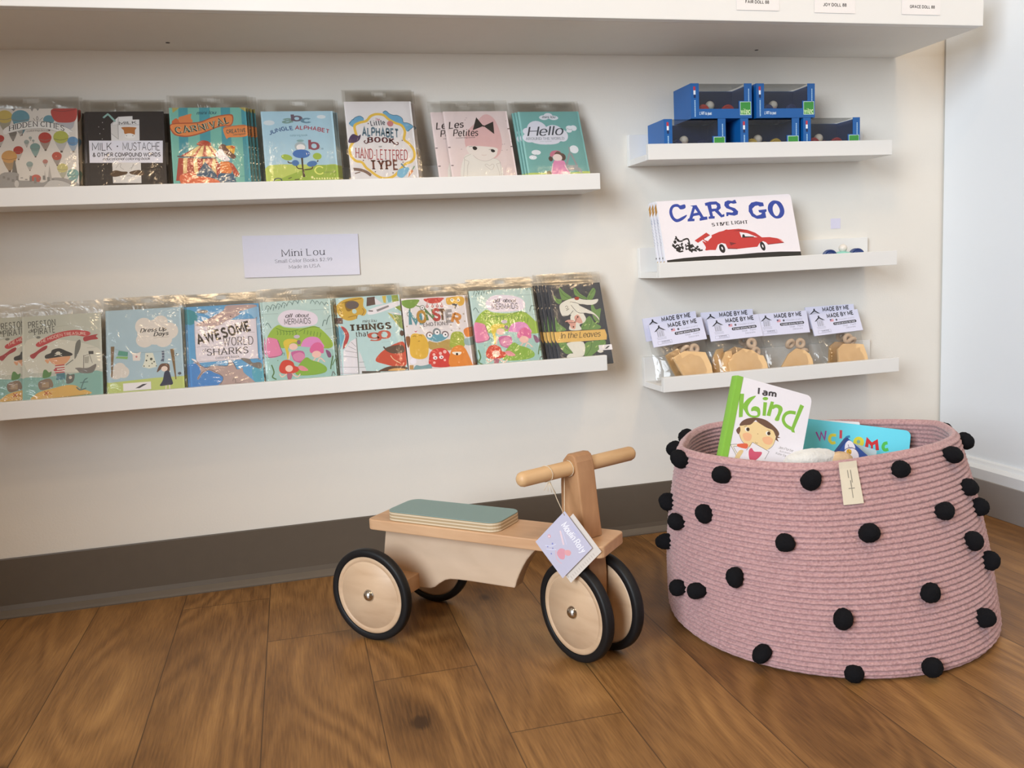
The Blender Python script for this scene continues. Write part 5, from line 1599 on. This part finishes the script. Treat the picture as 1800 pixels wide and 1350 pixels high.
# ------------------------------------------------------------------ bagged craft kits
PINE = wood_mat('pine_board', (.74, .47, .22), (.86, .60, .32), (6, 30, 14)); BEAD = wood_mat('raw_wheel', (.62, .45, .31), (.72, .55, .40), (20, 20, 20))
BAG = film_mat('clear_bag', (.965, .96, .95), .03, .09, .6, 26)
HW, HH = .1225, .049
def header_ops():
    o = [('f', 'dcdcf0'), ('t', '35343c', 'MADE BY ME', 430, 372, 1090, 384, 80, 'n', .24, 0)]
    o += [('p', '2c2b32', [85, 318, 195, 405, 200, 445, 232, 445, 236, 405, 355, 326, 290, 338, 217, 372, 150, 330]), ('p', 'c4c4d4', [140, 200, 300, 205, 300, 335, 215, 385, 140, 335])]
    o += [('l', '9a9aac', 10, [150, 205, 150, 330]), ('l', '9a9aac', 10, [205, 205, 205, 300]), ('l', '9a9aac', 10, [255, 205, 255, 320]), ('l', 'b0b0c2', 10, [110, 180, 330, 184]), ('l', 'b0b0c2', 10, [120, 150, 330, 154])]
    o += [('p', 'd8a0aa', [470, 275, 560, 277, 560, 335, 470, 333]), ('p', '3c3c66', [470, 305, 510, 306, 510, 335, 470, 333]), ('e', '55555e', 635, 305, 24, 24, 0)]
    o += [('t', 'a8a8ba', 'Wooden crafts', 690, 290, 1090, 296, 30, 'n', .12, 0), ('l', '3a3940', 62, [560, 220, 1090, 228]), ('e', '3a3940', 560, 220, 31, 31, 0), ('e', '3a3940', 1090, 228, 31, 31, 0), ('t', 'e4e4f0', 'A great activity for kids', 565, 206, 1085, 213, 34, 'n', .2, 0)]
    o += [('l', 'a6a6ba', 6, [110, 40, 430, 44, 430, 110, 110, 106, 110, 40]), ('t', '7a7a8c', 'WARNING', 200, 80, 380, 82, 24, 'n', .2, 0), ('l', '9a9aac', 8, [190, 62, 410, 64]), ('t', '9a9aac', 'Glue + Paint', 760, 140, 1090, 146, 34, 'n', .12, 0), ('t', '9a9aac', 'Decorate', 830, 85, 1060, 90, 34, 'n', .12, 0)]
    return o
def craft_kit(label, M, shape, rings, hz=.084, behind=None, seed=0):
    t = thing('craft_kit', label, 'craft kit', M=M, group='bagged wooden craft kits')
    mb = MB(); artwork(mb, header_ops(), HW, HH, 0, -.0016)
    mb.box(-HW/2, HW/2, -.0016, -.0012, 0, HH, ink='dcdcf0'); mb.box(-HW/2, HW/2, .0008, .0012, 0, HH, ink='d4d4e6'); mb.box(-HW/2, HW/2, -.0012, .0008, HH-.0004, HH, ink='dcdcf0')
    hd = mb.build('header_card', PRINT, t); hd.location = (0, 0, hz)
    rnd = random.Random(seed); nx, nz = 12, 11; w = .112; vs = []; fs = []
    for s_ in (-1, 1):
        for k in range(nz+1):
            zz = hz*1.12*k/nz
            for i in range(nx+1):
                xx = -w/2+w*i/nx; e = (1-(abs(xx)/(w/2))**4)*(1 if k == 0 else 1)*max(0, 1-(zz/(hz*1.02))**3)*min(1, .55+zz/.03)
                vs.append((xx*(1-.05*math.sin(math.pi*zz/hz)), s_*(.0004+(.0135+rnd.uniform(-.0018, .0018))*e), zz+.0002))
    st = (nx+1)*(nz+1)
    for s_ in (0, 1):
        for k in range(nz):
            for i in range(nx): a = s_*st+k*(nx+1)+i; fs.append((a, a+1, a+nx+2, a+nx+1))
    for i in range(nx): fs.append((i, i+1, st+i+1, st+i))
    MB().add(vs, fs, 0, None, True).build('bag', BAG, t)
    MB().prism(shape, 'y', -.0105, -.0045, 0, .0008).build('wood_board', PINE, t)
    if behind: MB().prism(behind, 'y', -.0035, .0025, 0, .0008).build('wood_board', PINE, t)
    for j, (rx, rz, tilt, ti2) in enumerate(rings):
        r = .0125; a = .0046
        o = MB().lathe([(r*.26+a*.35*(1-math.cos(2*math.pi*k/14))/2+0, 0) if False else (r*.62+r*.36*math.cos(2*math.pi*k/14), a*math.sin(2*math.pi*k/14)) for k in range(15)], 'y', (0, 0, 0), 28).build('wood_ring', BEAD, t)
        o.location = (rx, .0045+.001*(j % 2)-.009*(j % 3 == 0)*0, rz); o.rotation_euler = (R(tilt), 0, R(ti2))
    return t
ZK = .3358
def lift_header(t, dz):
    for c in t.children:
        if c.name.startswith('header_card'): c.location.z += dz
    return t
def kitM(x, y, roll, th=19, dz=0): return lean_matrix(x, y, ZK+dz, th, roll)
S1 = [(-.0285, .0555), (.0, .065), (.046, .055), (.052, .025), (.050, .004), (-.010, .001), (-.020, .025)]
S2 = [(-.037, .001), (-.038, .032), (-.021, .050), (.0035, .060), (.025, .054), (.038, .042), (.047, .040), (.0515, .022), (.051, .001)]
S3 = [(-.040, .001), (-.0235, .016), (-.004, .0395), (.016, .050), (.035, .0445), (.046, .0345), (.0505, .022), (.050, .001)]
S4 = [(-.030, .001), (-.0257, .0145), (-.019, .044), (-.004, .053), (.028, .0496), (.046, .046), (.048, .020), (.046, .001)]
RG1 = [(.030, .068, 10, 5), (.010, .070, 55, 20), (.040, .048, 70, -10)]; RG2 = [(.034, .072, 5, 0), (.040, .052, 15, 10)]
RG3 = [(.012, .063, 40, 10), (.037, .062, 12, -5), (.040, .042, 60, 0)]; RG4 = [(.022, .066, 20, 0), (.030, .060, 60, 10)]
k1 = craft_kit('front craft kit at the left end of the lowest short ledge', kitM(.7895, -.078, 4.6, 19), S1, RG1, seed=1)
lift_header(copy_thing(k1, kitM(.7830, -.0475, 4.2, 12, .0018), 'craft kit behind the front one at the left end, header peeking above'), .0065)
k2 = craft_kit('front craft kit second from the left with a domed wooden board', kitM(.9165, -.078, 1.8, 19), S2, RG2, behind=[(-.050, .002), (-.047, .040), (-.035, .058), (-.020, .060), (-.022, .002)], seed=2)
lift_header(copy_thing(k2, kitM(.9080, -.0475, .3, 12, .0018), 'craft kit tucked behind the second front one from the left'), .0065)
craft_kit('single craft kit third from the left with full printed header', kitM(1.0305, -.070, .4, 16), S3, RG3, hz=.084, seed=3)
k4 = craft_kit('front craft kit at the right end with tilted header', kitM(1.165, -.0785, 2.6, 21), S4, RG4, hz=.080, seed=4)
lift_header(copy_thing(k4, kitM(1.160, -.0475, .2, 13, .002), 'craft kit behind the front one at the right end, header upright'), .0065)

# ------------------------------------------------------------------ wooden ride-on toy
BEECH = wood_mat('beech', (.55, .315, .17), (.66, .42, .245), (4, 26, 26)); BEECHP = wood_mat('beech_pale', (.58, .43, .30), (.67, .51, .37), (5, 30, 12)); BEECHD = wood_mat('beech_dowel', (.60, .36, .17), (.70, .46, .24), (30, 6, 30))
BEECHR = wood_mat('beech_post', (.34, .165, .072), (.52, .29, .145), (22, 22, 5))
RUB = mat('black_rubber', (.009, .009, .010), .5, .3, noise=.1, nscale=40); CHR = mat('steel', (.62, .60, .57), .18, .5, 1.0)
PH, DL = -.7542, -.406
TM = Matrix.Translation((.1487, -.282, 0)) @ Matrix.Rotation(PH, 4, 'Z')
toy = thing('ride_on_toy', 'wooden four wheeled ride on toy with grey green seat pad', 'ride-on toy', M=TM)
MB().prism(roundrect(-.0360, .391, -.0425, .0425, .010, 4), 'z', .168, .186, 0, .0018).build('seat_plank', BEECH, toy)
PLY = bpy.data.materials.new('plywood_edge'); PLY.use_nodes = True
def ply():
    nt = PLY.node_tree; b = nt.nodes['Principled BSDF']; L = nt.links.new
    tc = nd(nt, 'ShaderNodeTexCoord'); s = nd(nt, 'ShaderNodeSeparateXYZ'); L(tc.outputs['Object'], s.inputs[0])
    w = nd(nt, 'ShaderNodeMath', operation='MULTIPLY'); w.inputs[1].default_value = 2*math.pi/.0052; L(s.outputs[2], w.inputs[0])
    sn = nd(nt, 'ShaderNodeMath', operation='SINE'); L(w.outputs[0], sn.inputs[0])
    r = nd(nt, 'ShaderNodeValToRGB'); L(sn.outputs[0], r.inputs[0]); r.color_ramp.elements[0].position = .35; r.color_ramp.elements[0].color = (.46, .34, .20, 1); r.color_ramp.elements[1].position = .6; r.color_ramp.elements[1].color = (.74, .63, .46, 1)
    L(r.outputs[0], b.inputs['Base Color']); b.inputs['Roughness'].default_value = .5
ply()
pad = MB().prism(roundrect(0, .214, -.0385, .0435, .018, 6), 'z', .1862, .2008, 0, .0006).build('seat_pad', PLY, toy); pad['label'] = 'plywood seat pad with striped edge'
so = MB().prism(roundrect(.0002, .2138, -.0383, .0433, .018, 6), 'z', .2009, .2021, 0, .0004).build('laminate_top', mat('teal_laminate', (.225, .335, .320), .38, .4, noise=.02, nscale=30), pad); so['label'] = 'grey green laminate top'
bp_ = [(-.019, .1678), (-.0225, .150), (-.027, .1236), (-.031, .095), (-.029, .074), (-.018, .0665), (.045, .0665), (.064, .0678), (.0735, .0715), (.083, .079), (.0946, .0862), (.105, .0893), (.120, .0905), (.141, .0912), (.180, .0912), (.2255, .0912), (.2275, .0945), (.2305, .104), (.2358, .1155), (.2425, .128), (.250, .1400), (.2585, .150), (.268, .1600), (.277, .1678)]
MB().prism(bp_, 'y', -.014, .014, 0, .0022).build('body_board', BEECHP, toy)
MB().box(-.040, .043, -.0765, .0765, .0655, .0925, bev=.0015).build('rear_axle_block', BEECH, toy)
rT, rD, TT = .0764, .0642, .0165
def wheel(x, ylat, side, yaw=0.):
    """side -1: outer face towards -y (camera side)"""
    w = MB().lathe([(0, .0012), (.0545, .0012), (.0552, .0020), (.0566, .0020), (.0573, .0012), (.0630, .0012), (rD, .0022), (rD, TT-.002), (.060, TT-.001), (0, TT-.001)], 'y', (0, 0, 0), 72).build('wheel', wood_mat('wheel_ply_%d' % len(MATS), (.55, .37, .23), (.67, .485, .32), (5, 5, 26)), toy)
    MB().lathe([(rD+.0002, .001), (rD+.0012, 0), (rT-.0045, 0), (rT-.0016, .0008), (rT-.0004, .0028), (rT, .005), (rT, TT-.005), (rT-.0016, TT-.0012), (rT-.0045, TT), (rD+.0012, TT), (rD+.0002, TT-.001)], 'y', (0, 0, 0), 72).build('tire', RUB, w)
    MB().lathe([(0, -.0066), (.0026, -.0064), (.0057, -.0051), (.0086, -.0024), (.0100, .0004), (.0102, .0011)], 'y', (0, 0, 0), 28).build('hub_cap', CHR, w)
    w.matrix_local = Matrix.Translation((x[0], x[1], rT)) @ Matrix.Rotation(yaw, 4, 'Z') @ Matrix.Rotation(0 if side < 0 else math.pi, 4, 'Z') @ Matrix.Translation((0, -abs(ylat), 0))
    return w
wheel((0, 0), .0960, -1); wheel((0, 0), .0960, 1)
FA = (.3495, 0)
wheel(FA, .0385, -1, DL); wheel(FA, .0385, 1, DL)
FM = Matrix.Translation((FA[0], 0, 0)) @ Matrix.Rotation(DL, 4, 'Z')
def rp(p): return FM @ Vector(p)
# steering post and fork (one board, profile in its own xz plane)
pp = [(-.038, .187), (-.0385, .2234), (-.0378, .262), (-.036, .285), (-.030, .302), (-.020, .3118), (-.010, .3125), (-.004, .309), (-.0005, .301), (.002, .285), (.0075, .235), (.0135, .187)]
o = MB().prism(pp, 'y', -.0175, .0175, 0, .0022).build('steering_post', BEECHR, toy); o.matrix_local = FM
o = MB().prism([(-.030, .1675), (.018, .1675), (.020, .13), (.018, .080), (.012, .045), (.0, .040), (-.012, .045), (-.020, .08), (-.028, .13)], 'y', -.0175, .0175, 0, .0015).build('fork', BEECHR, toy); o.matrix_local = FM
hp = [(0, -.1165), (.004, -.1160), (.0075, -.1143), (.0100, -.1115), (.0112, -.107), (.0113, .107), (.0100, .1115), (.0075, .1143), (.004, .1160), (0, .1165)]
o = MB().lathe(hp, 'y', (-.0145, 0, .2915), 28).build('handlebar', BEECHD, toy); o.matrix_local = FM

# hang tag tied to the handlebar
tn = Vector((-.5, -.86, 0)).normalized(); tu = Vector((-tn.y, tn.x, 0)); tv = Vector((0, 0, 1)); TP = Vector((.3574, -.5577, .2399))
ax1 = (tu*.0355+tv*-.0499); ax2 = (tu*-.0482+tv*-.0504)
htag = thing('hang_tag', 'pale blue square paper tag hanging from the wooden handlebar', 'tag', TP)
def tagmesh(off, d, ops, ink, name, sz=.066):
    e1 = ax1.normalized()*sz; e2 = ax2.normalized()*sz; mb = MB()
    def pl(u, v, dd): return e1*(u/sz)+e2*(1-v/sz)+off+tn*(d+dd)
    artwork(mb, ops, sz, sz, 0, 0, place=pl)
    q = [(0, 0), (sz, 0), (sz, sz), (0, sz)]
    mb.add([pl(a, b_, 0) for a, b_ in q]+[pl(a, b_, -.0004) for a, b_ in q], [(0, 1, 2, 3), (7, 6, 5, 4), (0, 4, 5, 1), (1, 5, 6, 2), (2, 6, 7, 3), (3, 7, 4, 0)], 0, ink)
    return mb.build(name, PRINT, htag)
front = [('t', 'f2f2fa', 'Moulin Roty', 110, 480, 600, 480, 95, 'c', .16, 0), ('t', 'b8bce0', 'jouets', 220, 590, 420, 590, 40, 'c', .1, 0), ('c', 'd99aa8', [330, 250, 390, 300, 440, 260, 480, 200, 420, 150, 340, 170]), ('c', 'e0a4a8', [400, 290, 440, 350, 490, 350, 500, 300, 450, 260]), ('l', 'e6d0d8', 26, [150, 420, 330, 330]), ('l', 'd0d4ee', 8, [170, 450, 360, 370]), ('s', 'e0b0b8', 8, [300, 180, 400, 110, 500, 130]), ('e', 'd8a8b4', 90, 230, 28, 26, 0), ('e', 'f0e8ee', 90, 225, 12, 12, 0), ('e', '7a7fc0', 180, 110, 10, 10, 0), ('e', '7a7fc0', 250, 160, 10, 10, 0), ('e', '7a7fc0', 290, 90, 11, 11, 0), ('e', '8a8fca', 200, 200, 14, 14, 0), ('s', 'd4d8f0', 10, [140, 90, 210, 160, 240, 240]), ('s', 'd4d8f0', 10, [190, 70, 250, 130, 300, 190])]
o = tagmesh(Vector((0, 0, 0)), .0006, front, 'c2c1d6', 'tag_front'); o['label'] = 'pale blue printed front leaf'
back = [('l', 'b5a89c', 5, [560+0*k, 120+45*k, 640, 120+45*k]) for k in range(12)]
o = tagmesh(tu*.0115+tv*-.0045, -.0030, [('l', 'a89c92', 5, [605, 60+45*k, 650, 60+45*k]) for k in range(12)]+[('t', 'a09488', 'mode', 520, 10, 600, 10, 30, 'n', .1, 0)], 'd8d0c8', 'tag_back', .068); o['label'] = 'cream back leaf with small print'
STRING = mat('twine', (.66, .55, .40), .8, noise=.15, nscale=200)
def hb(l, a=0., rr=.0121): return TM @ FM @ Vector((-.0145+rr*math.cos(a), -l, .2915+rr*math.sin(a)))
loop = [hb(.0645+.0035*math.sin(k/2.), R(-60-33*k)) for k in range(12)]
loop2 = [hb(.0210, R(-140+30*k)) for k in range(9)]
hole = TP+ax1.normalized()*.004+ax2.normalized()*.004+tn*.0012
st = MB().tube([p-TP for p in loop]+[loop[-1].lerp(hole, .5)-TP+Vector((0, 0, -.002)), hole-TP], .0006, 6)
st.tube([hole-TP, hole.lerp(loop2[0], .5)-TP, loop2[0]-TP]+[p-TP for p in loop2[1:]], .0006, 6)
for k in range(4): st.tube([loop[0]-TP, loop[0]-TP+Vector((.006*(k-1.5), -.003, -.012-.002*k))], .0005, 5)
st.build('string', STRING, htag)['label'] = 'thin beige twine loop'

# ------------------------------------------------------------------ rope basket with pompoms
BCX, BCY = .812, -.487; BOFF = (.008, -.019); RB = .256
def rim_at(t):
    a = (math.degrees(t)+180) % 360-180; n = len(RIM)
    for i in range(n):
        a0, r0, z0 = RIM[i]; a1, r1, z1 = RIM[(i+1) % n]
        if i == n-1: a1 += 360
        aa = a if a >= RIM[0][0] else a+360
        if a0 <= aa <= a1:
            am, rm, zm = RIM[i-1]; ap, rp_, zp = RIM[(i+2) % n]; k = (aa-a0)/(a1-a0); k2 = k*k; k3 = k2*k
            f = lambda p, q, s_, u: .5*(2*q+(s_-p)*k+(2*p-5*q+4*s_-u)*k2+(3*q-p-3*s_+u)*k3)
            return f(rm, r0, r1, rp_), z0+(z1-z0)*k
    return .21, .29
def bask(t, s, off=0.):
    r, z = rim_at(t); rr = (1-s)*RB+s*r+.012*math.sin(math.pi*s)+off
    if s < .06: rr -= .014*(1-s/.06)**2
    return Vector(((1-s)*BOFF[0]+rr*math.cos(t), (1-s)*BOFF[1]+rr*math.sin(t), s*z))
basket = thing('storage_basket', 'large pink rope basket with black pompoms standing on the floor', 'basket', (BCX, BCY, 0))
def rope_mat():
    m = bpy.data.materials.new('pink_rope'); m.use_nodes = True; nt = m.node_tree; b = nt.nodes['Principled BSDF']; L = nt.links.new
    tc = nd(nt, 'ShaderNodeTexCoord'); n1 = nd(nt, 'ShaderNodeTexNoise'); n1.inputs['Scale'].default_value = 260; n1.inputs['Detail'].default_value = 3; L(tc.outputs['Object'], n1.inputs['Vector'])
    n2 = nd(nt, 'ShaderNodeTexNoise'); n2.inputs['Scale'].default_value = 90; n2.inputs['Detail'].default_value = 3; L(tc.outputs['Object'], n2.inputs['Vector'])
    r = nd(nt, 'ShaderNodeValToRGB'); L(n1.outputs['Fac'], r.inputs[0]); r.color_ramp.elements[0].position = .25; r.color_ramp.elements[0].color = (.40, .222, .225, 1); r.color_ramp.elements[1].position = .72; r.color_ramp.elements[1].color = (.59, .365, .36, 1)
    L(r.outputs[0], b.inputs['Base Color']); b.inputs['Roughness'].default_value = .9; b.inputs['Specular IOR Level'].default_value = .15; b.inputs['Sheen Weight'].default_value = .25
    ad = nd(nt, 'ShaderNodeMath', operation='ADD'); L(n1.outputs['Fac'], ad.inputs[0]); L(n2.outputs['Fac'], ad.inputs[1])
    bp = nd(nt, 'ShaderNodeBump'); bp.inputs['Strength'].default_value = .7; bp.inputs['Distance'].default_value = .003; L(ad.outputs[0], bp.inputs['Height']); L(bp.outputs[0], b.inputs['Normal'])
    return m
ROPE = rope_mat()
ROWS = 39; NT = 220; vs = []; fs = []; rings = []
for k in range(ROWS*6+1):
    s = k/(ROWS*6); b_ = abs(math.sin(math.pi*(k % 6)/6)) if k % 6 else 0.
    ring = []
    for i in range(NT):
        t = 2*math.pi*i/NT; wv = .0016*math.sin(t*150+int(k/6)*2.1)*b_
        ring.append(bask(t, s, -.0032+.0042*b_+.35*wv))
    rings.append(ring)
lip = []
for k in range(1, 6):
    a = math.pi*k/6; lip.append([bask(2*math.pi*i/NT, 1, -.0032-.0045*(1-math.cos(a)))+Vector((0, 0, .0045*math.sin(a))) for i in range(NT)])
inner = []
for k in range(ROWS*4, -1, -1):
    s = k/(ROWS*4); b_ = abs(math.sin(math.pi*(k % 4)/4)); inner.append([bask(2*math.pi*i/NT, max(s, .03), -.0125-.0035*b_) for i in range(NT)])
allr = rings+lip+inner
for ring in allr: vs += ring
for k in range(len(allr)-1):
    for i in range(NT): j = (i+1) % NT; fs.append((k*NT+i, k*NT+j, (k+1)*NT+j, (k+1)*NT+i))
fs.append(tuple(range(NT))[::-1]); o0 = (len(allr)-1)*NT; fs.append(tuple(o0+i for i in range(NT)))
MB().add(vs, fs, 0, None, True).build('rope_body', ROPE, basket)
PF = mat('black_yarn', (.010, .010, .012), .95, .15, noise=.3, nscale=300, bump=.6, bscale=500)
PMESH = []
for k in range(4):
    rnd = random.Random(40+k); bm = bmesh.new(); bmesh.ops.create_icosphere(bm, subdivisions=4, radius=1)
    lump = [(Vector((rnd.gauss(0, 1), rnd.gauss(0, 1), rnd.gauss(0, 1))).normalized(), rnd.uniform(-.16, .16)) for _ in range(9)]
    for v in bm.verts:
        d = v.co.normalized(); f = 1+sum(a*max(0, d.dot(q))**3 for q, a in lump)+rnd.uniform(-.045, .045); v.co = d*f
    me = bpy.data.meshes.new('pompom'); bm.to_mesh(me); bm.free(); me.materials.append(PF)
    for p in me.polygons: p.use_smooth = True
    PMESH.append(me)
POM = [(-179, .965), (-158, .932), (-125, .945), (-83, .945), (-46, .95), (-68, .725), (-106, .688), (-134, .65), (-151, .45), (-87, .39), (-167, .312), (-178, .275), (-118, .312), (-64, .2), (-143, .092), (-92, .066), (-116, .012), (-178, .638), (-164, .725), (-43, .775), (-57, .55),
       (172, .70), (170, .47), (157, .95), (134, .955), (1, .95), (-18, .95), (-39, .66), (-48, .42), (30, .6), (60, .35), (90, .7), (115, .3), (140, .55)]
for i, (a, s) in enumerate(POM):
    o = bpy.data.objects.new('pompom', PMESH[i % 4]); COL.objects.link(o); o.parent = basket
    r = .0138 if s > .05 else .0125; o.location = bask(R(a), s, .0065); o.scale = (r, r, r*random.Random(i).uniform(.92, 1.08)); o.rotation_euler = (i*1.3, i*.7, i*2.1)
    if i == 16: o.location.z = .0125
# woven label folded over the rim
def lab_pt(u, v, d):   # u 0..1 across, v 0..1 downwards
    a = R(-114.0+8.2*u); s = 1.0-.180*v
    return bask(a, s, .0035+d)
mb = MB(); n = 10; vs = []; fs = []
for d in (.0006, 0):
    for k in range(n+1):
        for i in range(7):
            p = lab_pt(i/6, k/n, d); vs.append(p+Vector((0, 0, .004*(k == 0))))
for d in (0, 1):
    for k in range(n):
        for i in range(6): a = d*(n+1)*7+k*7+i; fs.append((a, a+7, a+8, a+1))
mb.add(vs, fs, 0, 'ddd3bd')
for pts, w in (([(.42, .14), (.42, .34)], .04), ([(.58, .14), (.58, .46)], .04), ([(.50, .40), (.50, .56)], .05), ([(.34, .60), (.66, .60)], .02), ([(.50, .56), (.50, .84)], .035)):
    for q in ribbon(pts, w): mb.add([lab_pt(x, y, .0010) for x, y in q], [(0, 1, 2, 3)], 0, '8f887c')
mb.build('woven_label', PRINT, basket)['label'] = 'cream woven label sewn on the rim'

# ------------------------------------------------------------------ things in the basket
def poseM(P): o, a = P; return Matrix(((a[0][0], a[0][1], a[0][2], o[0]), (a[1][0], a[1][1], a[1][2], o[1]), (a[2][0], a[2][1], a[2][2], o[2]), (0, 0, 0, 1)))
board_book('board_book', 'white board book with green spine and a boy holding a heart drawing', 'kind', .133, .175, .017, poseM(KIND_POSE), .010, '86bd45', spine_w=.0085)
board_book('board_book', 'turquoise board book with multicolored welcome letters lying behind the boy book', 'welc', .176, .15, .014, poseM(WELCOME_POSE), .010, '3a8aa0')
bird = [('f', '34539c'), ('c', 'e6e2ec', [20, 790, 90, 700, 170, 760, 190, 850, 110, 895, 30, 880]), ('e', '5a5a80', 215, 690, 150, 158, 0), ('e', 'eee8f0', 215, 690, 138, 146, 0), ('c', 'e4b03c', [100, 720, 150, 680, 190, 730, 160, 780, 110, 770]), ('s', '6a5a7a', 10, [60, 820, 110, 790, 150, 830]), ('s', '8a7a50', 10, [110, 750, 150, 730, 180, 745]), ('c', '9fb8e6', [10, 420, 90, 380, 160, 450, 150, 560, 60, 600, 10, 540]), ('s', '5a78b8', 12, [60, 430, 110, 470, 90, 530, 50, 510])]
ART['bird'] = bird
bM = Matrix.Translation((.792, -.520, .228)) @ Matrix.Rotation(R(-6), 4, 'Z') @ Matrix.Rotation(R(-15), 4, 'X') @ Matrix.Rotation(R(46), 4, 'Y')
board_book('board_book', 'dark blue board book with a plump white bird, tipped on its corner', 'bird', .09, .09, .012, bM, .006, '2a447e')
FUR = mat('plush_fur', (.70, .69, .66), .95, .1, noise=.18, nscale=60, bump=.9, bscale=220, sheen=.4); TAN = mat('tan_plush', (.62, .44, .27), .9, .1, noise=.2, nscale=80, bump=.6, bscale=260)
pl = thing('plush_toy', 'fluffy pale grey plush toy lying in the basket between the books', 'soft toy', (.70, -.56, .02))
rnd = random.Random(8)
def fluffy(mb, c, r, sc, sub=4, j=.03): mb.ball(c, r, sub, 0, sc, None, j, rnd); return mb
b_ = fluffy(MB(), (.04, .03, .112), .110, (.95, .80, 1.0)); fluffy(b_, (.050, -.012, .257), .022, (2.1, .85, .78)).build('body', FUR, pl)
fluffy(MB(), (.094, -.020, .252), .018, (1.15, .9, .82)).build('paw', TAN, pl)['label'] = 'tan paw'
fluffy(MB(), (.005, -.045, .250), .017, (1.4, .8, .8)).build('paw', FUR, pl)
cu = MB().prism(roundrect(0, .050, 0, .085, .004, 3), 'y', 0, .0006).build('greeting_card', mat('pale_card', (.52, .68, .74), .4, .5, noise=.02)); cu.matrix_world = Matrix.Translation((.852, -.490, .196)) @ Matrix.Rotation(R(-10), 4, 'Z') @ Matrix.Rotation(R(-14), 4, 'X') @ Matrix.Rotation(R(20), 4, 'Y')
tag(cu, 'pale blue card leaning beside the dark blue bird book in the basket', 'card')
wp = MB().prism(roundrect(0, .100, 0, .150, .003, 3), 'y', 0, .0006).build('paper_card', mat('white_card', (.80, .79, .82), .5, noise=.01)); wp.matrix_world = poseM(WELCOME_POSE) @ Matrix.Translation((.004, .0165, .0)) @ Matrix.Rotation(R(-3.5), 4, 'Y')
tag(wp, 'white paper card peeking up behind the turquoise welcome book', 'card')
